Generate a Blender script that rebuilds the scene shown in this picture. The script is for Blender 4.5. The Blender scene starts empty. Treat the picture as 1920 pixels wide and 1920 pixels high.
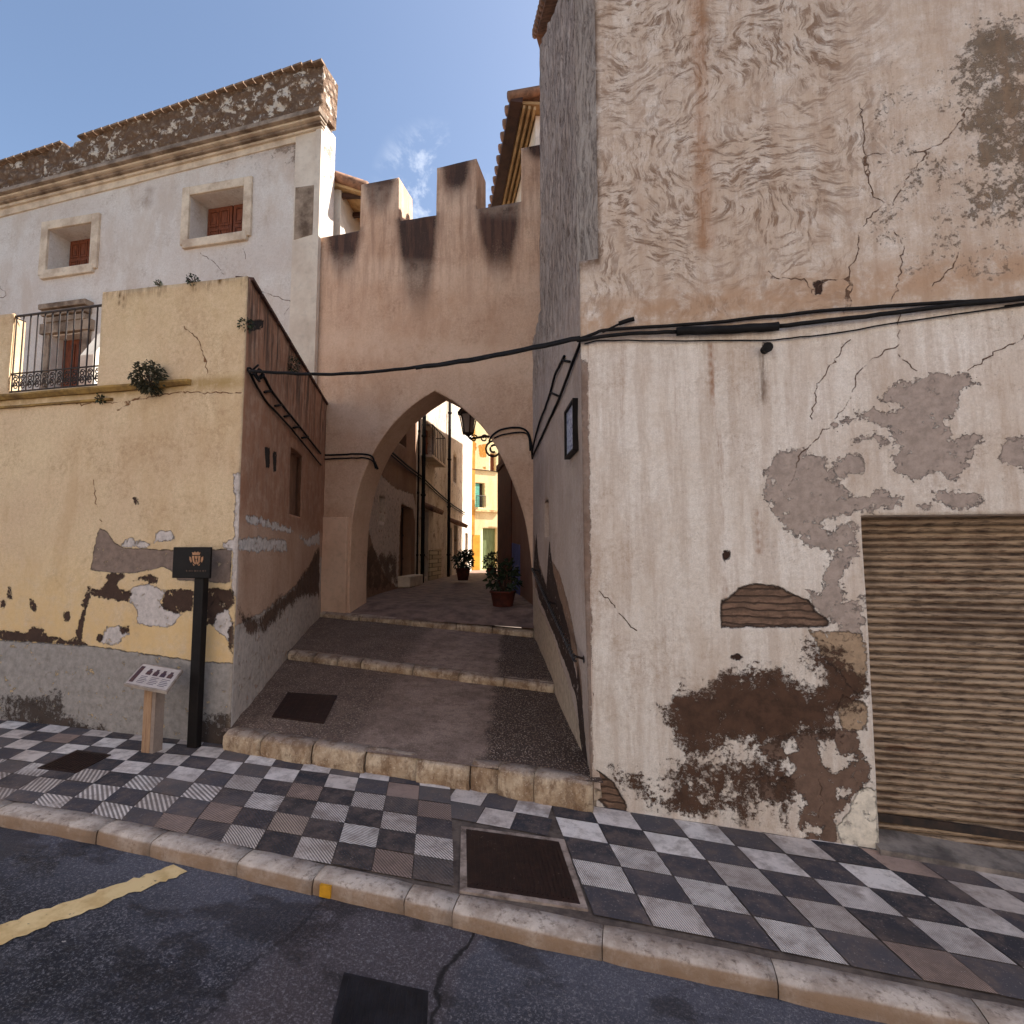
import bpy, bmesh, math, random
import numpy as np
from math import radians, sin, cos, tan, pi, atan2
from mathutils import Vector, noise as mnoise
from mathutils.geometry import delaunay_2d_cdt
random.seed(7); rng=np.random.default_rng(7)
scene=bpy.context.scene
COL=scene.collection
# ------------------------------------------------------------------ camera geometry (survey of the place)
F=1000.; TH=radians(12.6); PH=radians(4.5); CAM=np.array([0,0,1.55])
_fh=np.array([-sin(TH),cos(TH),0]); _R=np.array([cos(TH),sin(TH),0]); _Z=np.array([0,0,1.])
_FW=cos(PH)*_fh+sin(PH)*_Z; _UP=-sin(PH)*_fh+cos(PH)*_Z
HZ=960+F*tan(PH)
def ray(px,py): return _FW*F+_R*(px-960)-_UP*(py-960)
def onP(px,py,p,n):
    d=ray(px,py); n=np.array(n,float); return CAM+d*np.dot(np.array(p,float)-CAM,n)/np.dot(d,n)
def onY(px,py,Y): return onP(px,py,(0,Y,0),(0,1,0))
def g(X): return np.interp(X,[-60,-12,-5.657,-3.22,-.29,1.468,2.216,8,60],[.8,.14,.045,0,-.19,-.275,-.327,-.7,-3.5])
def onG(px,py,off=0.):
    z=0
    for i in range(60):
        d=ray(px,py); p=CAM+d*(z-CAM[2])/d[2]; z=.5*z+.5*(float(g(p[0]))+off)
    return p
# ------------------------------------------------------------------ object helpers
ORG={}
def tag(o,label=None,cat=None,group=None,kind=None):
    if label: o['label']=label
    if cat: o['category']=cat
    if group: o['group']=group
    if kind: o['kind']=kind
    return o
def thing(name,loc,label,cat,group=None):
    o=bpy.data.objects.new(name,None); COL.objects.link(o); o.location=loc; o.empty_display_size=.2
    ORG[o.name]=np.array(loc,float); return tag(o,label,cat,group)
class MB:
    def __init__(s): s.v=[]; s.f=[]
    def add(s,vs,fs):
        b=len(s.v); s.v+= [tuple(map(float,p)) for p in vs]; s.f+=[tuple(i+b for i in f) for f in fs]; return s
    def box(s,a,b): return s.obox((np.array(a,float)+np.array(b,float))/2,(abs(b[0]-a[0])/2,0,0),(0,abs(b[1]-a[1])/2,0),(0,0,abs(b[2]-a[2])/2))
    def obox(s,c,x,y,z):
        c,x,y,z=[np.array(q,float) for q in (c,x,y,z)]
        vs=[c+i*x+j*y+k*z for k in(-1,1) for j in(-1,1) for i in(-1,1)]
        return s.add(vs,[(0,2,3,1),(4,5,7,6),(0,1,5,4),(2,6,7,3),(0,4,6,2),(1,3,7,5)])
    def prism(s,pts,off):
        n=len(pts); off=np.array(off,float)
        vs=[np.array(p,float) for p in pts]; vs=vs+[p+off for p in vs]
        return s.add(vs,[tuple(range(n)),tuple(range(2*n-1,n-1,-1))]+[(i,i+n,(i+1)%n+n,(i+1)%n) for i in range(n)])
    def tube(s,pts,r,n=8,closed=False):
        P=[np.array(p,float) for p in pts]; m=len(P); base=len(s.v); up=np.array([.13,.21,.97])
        rr=r if hasattr(r,'__len__') else [r]*m
        for i,p in enumerate(P):
            t=P[min(i+1,m-1)]-P[max(i-1,0)] if not closed else P[(i+1)%m]-P[i-1]
            t=t/(np.linalg.norm(t)+1e-9); a=np.cross(t,up); 
            if np.linalg.norm(a)<.2: a=np.cross(t,[1,0,0])
            a/=np.linalg.norm(a); b=np.cross(t,a)
            for k in range(n):
                q=p+rr[i]*(cos(2*pi*k/n)*a+sin(2*pi*k/n)*b); s.v.append(tuple(q))
        for i in range(m if closed else m-1):
            for k in range(n):
                j=(i+1)%m
                s.f.append((base+i*n+k,base+i*n+(k+1)%n,base+j*n+(k+1)%n,base+j*n+k))
        if not closed: s.f.append(tuple(base+k for k in range(n-1,-1,-1))); s.f.append(tuple(base+(m-1)*n+k for k in range(n)))
        return s
    def lathe(s,c,prof,n=24):
        c=np.array(c,float); base=len(s.v)
        for r,z in prof:
            for k in range(n): s.v.append((c[0]+r*cos(2*pi*k/n),c[1]+r*sin(2*pi*k/n),c[2]+z))
        for i in range(len(prof)-1):
            for k in range(n): s.f.append((base+i*n+k,base+i*n+(k+1)%n,base+(i+1)*n+(k+1)%n,base+(i+1)*n+k))
        s.f.append(tuple(base+k for k in range(n-1,-1,-1))); s.f.append(tuple(base+(len(prof)-1)*n+k for k in range(n)))
        return s
def link(name,verts,faces,mat,parent=None,origin=None,smooth=False,bevel=0):
    if parent is not None: org=ORG[parent.name]
    else: org=np.array(origin if origin is not None else np.mean(np.array(verts),0),float)
    me=bpy.data.meshes.new(name)
    V=np.array(verts,float)-org
    me.from_pydata([tuple(p) for p in V],[],[tuple(int(i) for i in f) for f in faces]); me.validate()
    if smooth:
        for p in me.polygons: p.use_smooth=True
    o=bpy.data.objects.new(name,me); COL.objects.link(o)
    if mat: me.materials.append(mat)
    if parent is not None: o.parent=parent
    else: o.location=org
    ORG[o.name]=org
    if bevel:
        b=o.modifiers.new('b','BEVEL'); b.width=bevel; b.segments=2; b.limit_method='ANGLE'; b.angle_limit=radians(40)
    return o
def part(name,mb,mat,parent,smooth=False,bevel=0): return link(name,mb.v,mb.f,mat,parent,None,smooth,bevel)
def solo(name,mb,mat,label,cat,origin=None,group=None,smooth=False,bevel=0,kind=None):
    if origin is None:
        a=np.array(mb.v); origin=(a[:,0].mean(),a[:,1].mean(),a[:,2].min())
    return tag(link(name,mb.v,mb.f,mat,None,origin,smooth,bevel),label,cat,group,kind)
# ------------------------------------------------------------------ planes and wall meshes
class Plane:
    def __init__(s,O,u,n):
        s.O=np.array(O,float); s.u=np.array(u,float)/np.linalg.norm(u); s.n=np.array(n,float)/np.linalg.norm(n)
    def px(s,x,y,off=0.): return onP(x,y,s.O+s.n*off,s.n)
    def st(s,x,y): p=s.px(x,y)-s.O; return (float(p@s.u),float(p[2]))
    def sts(s,pts): return [s.st(*p) for p in pts]
    def at(s,a,t,off=0.): return s.O+s.u*a+_Z*t+s.n*off
def seg_dist(P,a,b):
    a=np.array(a);b=np.array(b);d=b-a;L=max(d@d,1e-12)
    t=np.clip(((P-a)@d)/L,0,1); return np.linalg.norm(P-(a+t[:,None]*d),axis=1)
def inside(P,poly):
    x,y=P[:,0],P[:,1]; r=np.zeros(len(P),bool); n=len(poly)
    for i in range(n):
        (x1,y1),(x2,y2)=poly[i],poly[(i+1)%n]
        if y1==y2: continue
        c=((y1>y)!=(y2>y))&(x<(x2-x1)*(y-y1)/(y2-y1)+x1); r^=c
    return r
def sdf(P,polys):
    out=np.full(len(P),-9.)
    for poly in polys:
        d=np.full(len(P),9.)
        for i in range(len(poly)): d=np.minimum(d,seg_dist(P,poly[i],poly[(i+1)%len(poly)]))
        out=np.maximum(out,np.where(inside(P,poly),d,-d))
    return out
def ldist(P,lines):
    d=np.full(len(P),9.)
    for l in lines:
        for i in range(len(l)-1): d=np.minimum(d,seg_dist(P,l[i],l[i+1]))
    return d
def sm(x,a,b): t=np.clip((x-a)/(b-a),0,1); return t*t*(3-2*t)
CRK=[]
def cdist(S):
    K=CRK[0]
    if K is None: return np.full(len(S),9.)
    return np.concatenate([np.sqrt(((c[:,None,:]-K[None])**2).sum(2)).min(1) for c in np.array_split(S,max(1,len(S)//2000))])
def wall(name,parent,pl,loops,mat,thick=.3,step=.05,fine=None,fields=None,disp=None,taper=None,kindlabel=None,backv=None,lines=()):
    """triangulated plaster wall following outline loops[0] with holes loops[1:]; front face at plane, body behind it"""
    pts=[];edges=[]
    for lp in loops:
        b=len(pts); n=0; ring=[]
        for i in range(len(lp)):
            a=np.array(lp[i],float); c=np.array(lp[(i+1)%len(lp)],float)
            inf=fine is None or (min(a[0],c[0])<fine[1] and max(a[0],c[0])>fine[0])
            k=max(1,int(np.linalg.norm(c-a)/(step if inf else step*6)))
            for j in range(k): ring.append(a+(c-a)*j/k)
        for i in range(len(ring)): edges.append((b+i,b+(i+1)%len(ring)))
        pts+=ring
    nout=len(pts)
    for ln in lines:
        b=len(pts); ring=[]
        for i in range(len(ln)-1):
            a=np.array(ln[i],float); c=np.array(ln[i+1],float); k=max(1,int(np.linalg.norm(c-a)/(step*.8)))
            for j in range(k):
                ring.append(a+(c-a)*j/k+(np.random.default_rng(int(abs(a[0])*1e4)+j).normal(size=2)*step*.22 if j else 0))
        ring.append(np.array(ln[-1],float))
        if not inside(np.array(ring),loops[0]).all(): continue
        edges+=[(b+i,b+i+1) for i in range(len(ring)-1)]; pts+=ring
    CRK.clear(); CRK.append(np.array(pts[nout:]) if len(pts)>nout else None)
    A=np.array(loops[0]); lo,hi=A.min(0),A.max(0)
    def axis(l,h,f):
        if f is None: return np.arange(l+step*.5,h,step)
        a=np.arange(max(l,f[0]),min(h,f[1]),step)
        return np.concatenate([np.arange(l+.1,f[0]-.05,step*6),a,np.arange(f[1]+.05,h,step*6)])
    gx,gy=np.meshgrid(axis(lo[0],hi[0],fine),np.arange(lo[1]+step*.5,hi[1],step))
    G=np.stack([gx.ravel(),gy.ravel()],1); G[:,0]+=((np.arange(len(G))//gx.shape[1])%2)*step*.5; 
    m=inside(G,loops[0])
    for h in loops[1:]: m&=~inside(G,h)
    dd=np.full(len(G),9.)
    for e in edges:
        if m.sum()==0: break
    B=np.array(pts)
    # drop grid points hugging the outline
    keep=np.zeros(len(G),bool); idx=np.where(m)[0]
    for ch in np.array_split(idx,max(1,len(idx)//2000)):
        if len(ch)==0: continue
        d=np.sqrt(((G[ch][:,None,:]-B[None])**2).sum(2)).min(1); keep[ch]=d>step*.4
    G=G[keep]
    vv=[Vector(p) for p in np.concatenate([B,G])] if len(G) else [Vector(p) for p in B]
    ov,oe,of,_,_,_=delaunay_2d_cdt(vv,edges,[],0,1e-6,False)
    S=np.array([tuple(v) for v in ov]); T=np.array([tuple(f) for f in of])
    cen=S[T].mean(1); k=inside(cen,loops[0])
    for h in loops[1:]: k&=~inside(cen,h)
    T=T[k]
    used=np.unique(T); mp=-np.ones(len(S),int); mp[used]=np.arange(len(used)); S=S[used]; T=mp[T]
    front=pl.O+S[:,:1]*pl.u+S[:,1:]*_Z
    right_hand=np.cross(pl.u,_Z)@pl.n>0
    if not right_hand: T=T[:,::-1]
    ec={}
    for t in T:
        for a,b in ((t[0],t[1]),(t[1],t[2]),(t[2],t[0])): ec[(a,b)]=1
    bnd=[(a,b) for (a,b) in ec if (b,a) not in ec]
    bset=set([a for a,b in bnd]+[b for a,b in bnd])
    if disp is not None:
        d=disp(S,front); d=np.array(d,float)
        front=front+d[:,None]*pl.n
    bl=sorted(bset); bi={v:i+len(front) for i,v in enumerate(bl)}
    tv=np.zeros(len(bl)) if taper is None else taper(S[bl])
    back=pl.O+S[bl][:,:1]*pl.u+S[bl][:,1:]*_Z+(-pl.n*thick if backv is None else np.array(backv)) 
    verts=np.concatenate([front,back]); faces=[tuple(t) for t in T]+[(b,a,bi[a],bi[b]) for a,b in bnd]
    o=link(name,verts,faces,mat,parent,None if parent is not None else kindlabel)
    me=o.data
    SS=np.concatenate([S,S[bl]])
    if fields:
        for nm,fn in fields.items():
            val=fn(SS); at=me.attributes.new(nm,'FLOAT','POINT'); at.data.foreach_set('value',np.asarray(val,np.float32))
    # smooth front only
    sm_=np.zeros(len(me.polygons),bool); sm_[:len(T)]=True; me.polygons.foreach_set('use_smooth',sm_)
    return o
# ------------------------------------------------------------------ materials
def C(r,g_,b,k=1.):
    f=lambda c: ((c/255+.055)/1.055)**2.4 if c>10 else c/255/12.92
    return (min(f(r)*k,.9),min(f(g_)*k,.9),min(f(b)*k,.9),1)
class NT:
    def __init__(s,name):
        s.m=bpy.data.materials.new(name); s.m.use_nodes=True; s.t=s.m.node_tree; s.t.nodes.clear()
        s.o=s.t.nodes.new('ShaderNodeOutputMaterial'); s.b=s.t.nodes.new('ShaderNodeBsdfPrincipled'); s.t.links.new(s.b.outputs[0],s.o.inputs[0])
        s.tc=s.t.nodes.new('ShaderNodeTexCoord'); s.obj=s.tc.outputs['Object']; s.uv=s.tc.outputs['UV']
    def N(s,t): return s.t.nodes.new(t)
    def put(s,sock,v):
        if isinstance(v,bpy.types.NodeSocket): s.t.links.new(v,sock)
        elif hasattr(v,'__len__') and sock.type=='RGBA': sock.default_value=tuple(v) if len(v)==4 else tuple(v)+(1,)
        else: sock.default_value=v
    def M(s,op,a,b=0.,c=None,clamp=False):
        n=s.N('ShaderNodeMath'); n.operation=op; n.use_clamp=clamp; s.put(n.inputs[0],a); s.put(n.inputs[1],b)
        if c is not None: s.put(n.inputs[2],c)
        return n.outputs[0]
    def add(s,a,b): return s.M('ADD',a,b)
    def sub(s,a,b): return s.M('SUBTRACT',a,b)
    def mul(s,a,b): return s.M('MULTIPLY',a,b)
    def inv(s,a): return s.M('SUBTRACT',1.,a)
    def ss(s,v,a,b,lo=0.,hi=1.):
        n=s.N('ShaderNodeMapRange'); n.interpolation_type='SMOOTHSTEP'; s.put(n.inputs['Value'],v); n.inputs['From Min'].default_value=a; n.inputs['From Max'].default_value=b
        n.inputs['To Min'].default_value=lo; n.inputs['To Max'].default_value=hi; return n.outputs[0]
    def mp(s,scale=(1,1,1),rot=(0,0,0),loc=(0,0,0),vec=None):
        n=s.N('ShaderNodeMapping'); n.inputs['Scale'].default_value=scale; n.inputs['Rotation'].default_value=rot; n.inputs['Location'].default_value=loc
        s.t.links.new(vec or s.obj,n.inputs[0]); return n.outputs[0]
    def noise(s,sc,det=4,rough=.6,dist=0.,vec=None,col=False):
        n=s.N('ShaderNodeTexNoise'); n.inputs['Scale'].default_value=sc; n.inputs['Detail'].default_value=det; n.inputs['Roughness'].default_value=rough; n.inputs['Distortion'].default_value=dist
        s.t.links.new(vec or s.obj,n.inputs['Vector']); return n.outputs['Color' if col else 'Fac']
    def vor(s,sc,feat='F1',vec=None,out='Distance',rand=1.):
        n=s.N('ShaderNodeTexVoronoi'); n.feature=feat; n.inputs['Scale'].default_value=sc; n.inputs['Randomness'].default_value=rand
        s.t.links.new(vec or s.obj,n.inputs['Vector']); return n.outputs[out]
    def wave(s,sc,dist=0,vec=None,dirn='X',det=2,dsc=1.):
        n=s.N('ShaderNodeTexWave'); n.bands_direction=dirn; n.inputs['Scale'].default_value=sc; n.inputs['Distortion'].default_value=dist; n.inputs['Detail'].default_value=det; n.inputs['Detail Scale'].default_value=dsc
        s.t.links.new(vec or s.obj,n.inputs['Vector']); return n.outputs['Fac']
    def attr(s,name,col=False):
        n=s.N('ShaderNodeAttribute'); n.attribute_name=name; return n.outputs['Color' if col else 'Fac']
    def mix(s,f,a,b):
        n=s.N('ShaderNodeMix'); n.data_type='RGBA'; s.put(n.inputs[0],f); s.put(n.inputs[6],a); s.put(n.inputs[7],b); return n.outputs[2]
    def warp(s,amt,sc,vec=None):
        c=s.noise(sc,3,vec=vec,col=True); n=s.N('ShaderNodeVectorMath'); n.operation='SUBTRACT'; s.t.links.new(c,n.inputs[0]); n.inputs[1].default_value=(.5,.5,.5)
        m=s.N('ShaderNodeVectorMath'); m.operation='SCALE'; s.t.links.new(n.outputs[0],m.inputs[0]); m.inputs['Scale'].default_value=amt
        a=s.N('ShaderNodeVectorMath'); a.operation='ADD'; s.t.links.new(vec or s.obj,a.inputs[0]); s.t.links.new(m.outputs[0],a.inputs[1]); return a.outputs[0]
    def fin(s,col,rough=.85,height=None,strength=.5,dist=.01,metal=0.,spec=.3):
        s.put(s.b.inputs['Base Color'],col); s.put(s.b.inputs['Roughness'],rough); s.put(s.b.inputs['Metallic'],metal); s.b.inputs['Specular IOR Level'].default_value=spec
        if height is not None:
            n=s.N('ShaderNodeBump'); n.inputs['Strength'].default_value=strength; n.inputs['Distance'].default_value=dist; s.put(n.inputs['Height'],height); s.t.links.new(n.outputs[0],s.b.inputs['Normal'])
        return s.m
def plaster(name,a,b,layers,grain=1.,mott=1.5,bstr=.8,grime=.45,stretch=(1,1,1),seedloc=(0,0,0)):
    """lime plaster whose wear is driven by surveyed outlines stored on the mesh"""
    n=NT(name); v=n.mp(stretch,loc=seedloc)
    c=n.mix(n.ss(n.noise(mott,6,.62,vec=v),.3,.7),a,b)
    fine=n.noise(28,6,.7); mid=n.noise(7,5,.65)
    c=n.mix(n.ss(fine,.38,.72,0,.42),c,tuple(x*y for x,y in zip(a[:3],(.56,.48,.40))))
    c=n.mix(n.ss(mid,.5,.75,0,.30),c,tuple(min(1,x*1.25) for x in b[:3]))
    h=n.add(n.mul(fine,.35*grain),n.mul(mid,.5*grain))
    pits=n.ss(n.vor(38,vec=n.warp(.03,20)),.0,.16); 
    pm=n.mul(n.inv(pits),n.ss(n.noise(2.3,3),.5,.62)); c=n.mix(n.mul(pm,.6),c,tuple(x*.35 for x in a[:3])); h=n.sub(h,n.mul(pm,.5))
    sp1=n.mul(n.ss(n.noise(55,3,.8),.62,.70),n.ss(n.noise(1.7,4,.7),.46,.60)); c=n.mix(n.mul(sp1,.65),c,tuple(x*y for x,y in zip(a[:3],(.42,.30,.22)))); h=n.sub(h,n.mul(sp1,.4))
    ft=n.noise(110,3,.8); c=n.mix(n.ss(ft,.38,.66,0,.38),c,tuple(x*.5 for x in a[:3])); h=n.add(h,n.mul(ft,.2))
    st_=n.noise(2.2,6,.7,vec=n.mp((1,1,.35),loc=(3,1,2))); c=n.mix(n.ss(st_,.46,.66,0,.5),c,tuple(x*y for x,y in zip(a[:3],(.66,.56,.48))))
    gm=n.mul(n.ss(n.noise(1.3,7,.72,vec=n.mp((1,1,1),loc=(9,3,4))),.50,.62),n.ss(n.noise(19,7,.85),.42,.62)); c=n.mix(n.mul(gm,grime),c,tuple(x*y for x,y in zip(a[:3],(.40,.30,.23))))
    n1=n.noise(9,5,.7); n2=n.noise(40,4,.7)
    edge=n.add(n.mul(n.sub(n1,.5),.20),n.mul(n.sub(n2,.5),.09))
    for L in layers:
        at,ty,col=L[:3]; k=L[3] if len(L)>3 else 1.; amp=L[4] if len(L)>4 else 1.
        A=n.attr(at) if isinstance(at,str) else n.add(float(at),0.)
        if ty=='sdf':
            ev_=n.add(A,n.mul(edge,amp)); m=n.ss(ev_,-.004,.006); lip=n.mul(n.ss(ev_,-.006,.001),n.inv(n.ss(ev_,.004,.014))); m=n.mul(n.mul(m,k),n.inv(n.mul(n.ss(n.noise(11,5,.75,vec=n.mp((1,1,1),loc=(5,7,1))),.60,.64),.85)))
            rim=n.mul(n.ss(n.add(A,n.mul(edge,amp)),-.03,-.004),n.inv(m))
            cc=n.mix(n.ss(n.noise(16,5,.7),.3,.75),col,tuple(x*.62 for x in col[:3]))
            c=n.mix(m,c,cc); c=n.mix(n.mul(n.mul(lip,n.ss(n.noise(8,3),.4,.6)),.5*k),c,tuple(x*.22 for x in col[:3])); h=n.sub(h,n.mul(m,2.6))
        elif ty=='den':
            nz=n.ss(n.add(n.mul(n.noise(4,5,.7),.45),n.mul(n.noise(24,8,.85),.55)),.26,.72)
            m=n.mul(n.ss(n.sub(A,nz),-.05,.10),k)
            cc=n.mix(n.ss(n.noise(12,5,.7),.35,.7),col,tuple(x*.5 for x in col[:3]))
            c=n.mix(m,c,cc); h=n.sub(h,n.mul(m,.5))
        elif ty=='soft':
            m=n.mul(n.mul(A,k),n.ss(n.noise(6,7,.7),.25,.6)); c=n.mix(m,c,col)
        elif ty=='smooth':
            g0=n.add(n.mul(n.noise(34,5,.8),.6),n.mul(n.noise(3,4,.6),.4)); m=n.mul(n.mul(A,k),n.ss(g0,.3,.6,.62,1.)); c=n.mix(m,c,n.mix(n.ss(n.noise(60,3,.8),.35,.65,0,.5),col,tuple(x*.5 for x in col[:3])))
        elif ty=='stroke':
            vv=n.warp(.25,2.); w=n.noise(4.5,6,.72,vec=n.mp((1,5,1.),rot=(.32,0,0),vec=vv)); w2=n.noise(20,5,.8,vec=n.mp((1,3,1.),rot=(.1,0,0),vec=vv)); m=n.mul(n.mul(A,k),n.mul(n.ss(w,.42,.62),n.ss(w2,.36,.6))); c=n.mix(m,c,col); h=n.sub(h,n.mul(m,.8))
        elif ty=='drip':
            w=n.noise(9,6,.72,vec=n.mp((1,1,.10))); m=n.mul(n.mul(A,k),n.ss(w,.42,.62)); c=n.mix(m,c,col)
        elif ty=='line':
            d=n.add(A,n.mul(n.sub(n.noise(60,4,.8),.5),.012*amp)); m=n.inv(n.ss(d,.0015,.0085*k))
            m=n.mul(m,n.ss(n.noise(7,4,.7),.40,.52,.0,1.)); c=n.mix(m,c,col); h=n.sub(h,n.mul(m,1.2))
        elif ty=='brush':
            vv=n.warp(.7,1.3); w=n.noise(7.0,7,.74,vec=n.mp((1.0,1,3.4),rot=(0,.5,0),vec=vv)); w2=n.noise(8.2,7,.74,vec=n.mp((3.2,1,1.),rot=(0,-.45,0),vec=vv))
            s1=n.ss(w,.48,.60); s2=n.ss(w2,.48,.60); sel=n.ss(n.noise(1.6,3),.46,.54)
            m=n.add(n.mul(s1,sel),n.mul(s2,n.inv(sel))); m=n.mul(n.mul(m,A),n.mul(n.ss(n.noise(2.1,4,.7,vec=n.mp((1,1,1),loc=(4,4,4))),.34,.6,.35,1.),k)); c=n.mix(m,c,col); h=n.sub(h,n.mul(m,.3))
        elif ty=='brick':
            bw=n.M('PINGPONG',n.mul(n.add(n.N('ShaderNodeSeparateXYZ').outputs[2],0),1.),.5) if False else None
            sx=n.N('ShaderNodeSeparateXYZ'); n.t.links.new(n.warp(.055,7),sx.inputs[0])
            row=n.M('PINGPONG',n.mul(sx.outputs[2],21.),.5); jr=n.ss(row,.06,.16)
            m=n.ss(n.add(A,n.mul(edge,.22)),-.004,.006)
            cc=n.mix(jr,tuple(x*.28 for x in col[:3]),n.mix(n.ss(n.noise(7,5,.7,vec=n.mp((1,1,5))),.3,.7),col,tuple(x*.5 for x in col[:3])))
            rim=n.mul(n.ss(n.add(A,n.mul(edge,.22)),-.012,.0),n.inv(n.ss(n.add(A,n.mul(edge,.22)),.004,.022)))
            cc=n.mix(rim,cc,(.03,.018,.012,1)); cc=n.mix(n.ss(n.noise(9,6,.8),.45,.62,0,.7),cc,tuple(x*.4 for x in col[:3])); c=n.mix(m,c,cc); h=n.sub(h,n.mul(m,n.sub(3.,jr)))
    return n.fin(c,.9,h,bstr,.012)
def simple(name,a,b=None,sc=6,rough=.8,bump=.3,metal=0.,dist=.004,stretch=(1,1,1),spec=.3,det=5):
    n=NT(name); v=n.mp(stretch); b=b or tuple(x*.6 for x in a[:3])
    f=n.noise(sc,det,.65,vec=v); f2=n.noise(sc*6,4,.7,vec=v)
    c=n.mix(n.ss(f,.35,.7),a,b); c=n.mix(n.ss(f2,.45,.8,0,.4),c,tuple(x*.5 for x in a[:3]))
    return n.fin(c,rough,n.add(f,n.mul(f2,.5)),bump,dist,metal,spec)
m_black=simple('black_rubber',(.007,.006,.006,1),(.014,.012,.012,1),20,.7,.2,spec=.15)
m_iron=simple('dark_iron',(.02,.016,.015,1),(.05,.03,.022,1),14,.6,.4)
m_wood=simple('brown_shutter_wood',C(128,70,44),C(80,42,28),7,.65,.6,stretch=(6,6,1))
m_tile=simple('clay_roof_tile',C(150,112,88),C(96,72,58),9,.9,.6)
m_cream=simple('cream_render',C(222,212,196),C(205,190,172),1.6,.9,.3)
m_greyrender=simple('grey_render',C(184,174,166),C(150,138,128),1.6,.9,.4)
m_tin=simple('soffit_timber',C(176,146,104),C(140,110,74),5,.8,.4,stretch=(1,1,1))
m_darkbrown=simple('dark_timber',C(70,46,36),C(48,30,24),6,.7,.5)
m_gold=simple('gilded_metal',(.42,.22,.12,1),(.3,.15,.08,1),20,.45,.1,.3)
m_signblack=simple('black_painted_steel',(.008,.006,.006,1),(.013,.010,.009,1),8,.5,.1,spec=.15)
m_leaf=simple('leaf_green',(.016,.028,.012,1),(.032,.042,.018,1),25,.6,.1)
m_leafdry=simple('dry_leaf',(.03,.03,.014,1),(.055,.045,.022,1),25,.7,.1)
m_terra=simple('terracotta',C(92,44,32),C(64,32,25),8,.85,.3)
m_glass=simple('dark_window_glass',(.02,.02,.025,1),(.03,.03,.03,1),3,.15,.02)
# ------------------------------------------------------------------ planes of the place
Yf=3.865; YA=7.648; YM=7.60
PF=Plane((0,Yf,0),(1,0,0),(0,-1,0))
PG=Plane((0,YA,0),(1,0,0),(0,-1,0))
PM=Plane((0,YM,0),(1,0,0),(0,-1,0))
CL=np.array([-3.22,Yf,0]); CR=np.array([-.29,Yf,0])
dL=ray(783,HZ); dL=dL/np.linalg.norm(dL); PL=Plane(CL,dL,(dL[1],-dL[0],0))
_q=onY(1000,1190,YA)-CR; _q[2]=0; dR=_q/np.linalg.norm(_q); PR=Plane(CR,dR,(-dR[1],dR[0],0))
def c3(l): return [(1000+x*.4792,y*.4792) for x,y in l]          # survey sheets of the two facades
def cA(l): return [(1080+x*.4375,850+y*.4375) for x,y in l]
def c6(l): return [(x*.3125,900+y*.3125) for x,y in l]
def c1(l): return [(x*.3646,80+y*.3646) for x,y in l]
def c4(l): return [(400+x*.375,600+y*.375) for x,y in l]
def c5(l): return [(640+x*.2395,720+y*.2395) for x,y in l]
def c2(l): return [(550+x*.3125,y*.3125) for x,y in l]
def rnd(S,amp,sc,seed=0.):
    return np.array([mnoise.fractal(Vector((p[0]*sc+seed,p[1]*sc,seed)),1.,2.,4) for p in S])*amp
def wob(amp=.008,sc=1.3,seed=0.): return lambda S,f: rnd(S,amp,sc,seed)
#SECTION RIGHT
# ================================================================== RIGHT CORNER HOUSE
grey=[cA(q) for q in [
 [(795,180),(810,100),(850,30),(940,0),(1000,40),(970,60),(1000,85),(1090,85),(1130,140),(1190,180),(1260,190),(1320,160),(1390,190),(1385,225),(1300,245),(1208,245),(1150,270),(1080,280),(1040,300),(1090,340),(1200,280),(1205,380),(1150,390),(1130,420),(1060,415),(1000,390),(960,350),(900,330),(850,270),(840,220)],
 [(1205,380),(1212,440),(1150,500),(1130,560),(1140,620),(1180,640),(1225,620),(1230,700),(1235,780),(1150,790),(1090,720),(1050,680),(1010,630),(1000,600),(1060,610),(1050,540),(1100,430),(1130,400)],
 [(1530,160),(1740,175),(1720,230),(1640,230),(1580,220),(1540,190)],[(1450,225),(1500,215),(1530,235),(1480,240)]]]
grey+=[c3(q) for q in [
 [(1350,1560),(1420,1500),(1520,1490),(1560,1465),(1640,1455),(1700,1470),(1745,1500),(1680,1520),(1650,1560),(1655,1620),(1610,1660),(1640,1720),(1740,1700),(1760,1720),(1700,1780),(1690,1840),(1640,1870),(1560,1850),(1480,1870),(1420,1850),(1400,1800),(1440,1740),(1360,1740),(1310,1720),(1250,1720),(1400,1700),(1440,1700),(1330,1650),(1280,1640),(1230,1650),(1170,1670),(1200,1640),(1260,1620),(1370,1610),(1440,1600),(1420,1580)],
 [(1210,1780),(1280,1790),(1300,1820),(1280,1850),(1200,1860),(1170,1830)],
 [(900,1900),(900,1850),(950,1780),(1000,1760),(1080,1770),(1150,1810),(1160,1850),(1100,1900),(1180,1940),(1000,1960)],
 [(1820,1800),(1850,1720),(2000,1700),(2000,1840),(1870,1830)]]]
tanp=[cA(q) for q in [[(1000,760),(1230,770),(1245,880),(1245,1000),(1210,1050),(1180,1010),(1120,930),(1050,860),(1020,810)],[(1140,1040),(1240,1060),(1250,1190),(1150,1190),(1110,1100)]]]
brick=[cA([(618,628),(650,620),(700,575),(770,555),(870,570),(930,600),(1000,630),(1030,680),(1085,715),(1085,745),(620,748)]), cA([(74,1345),(110,1370),(160,1410),(215,1500),(218,1562),(160,1560),(80,1470)])]
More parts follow.
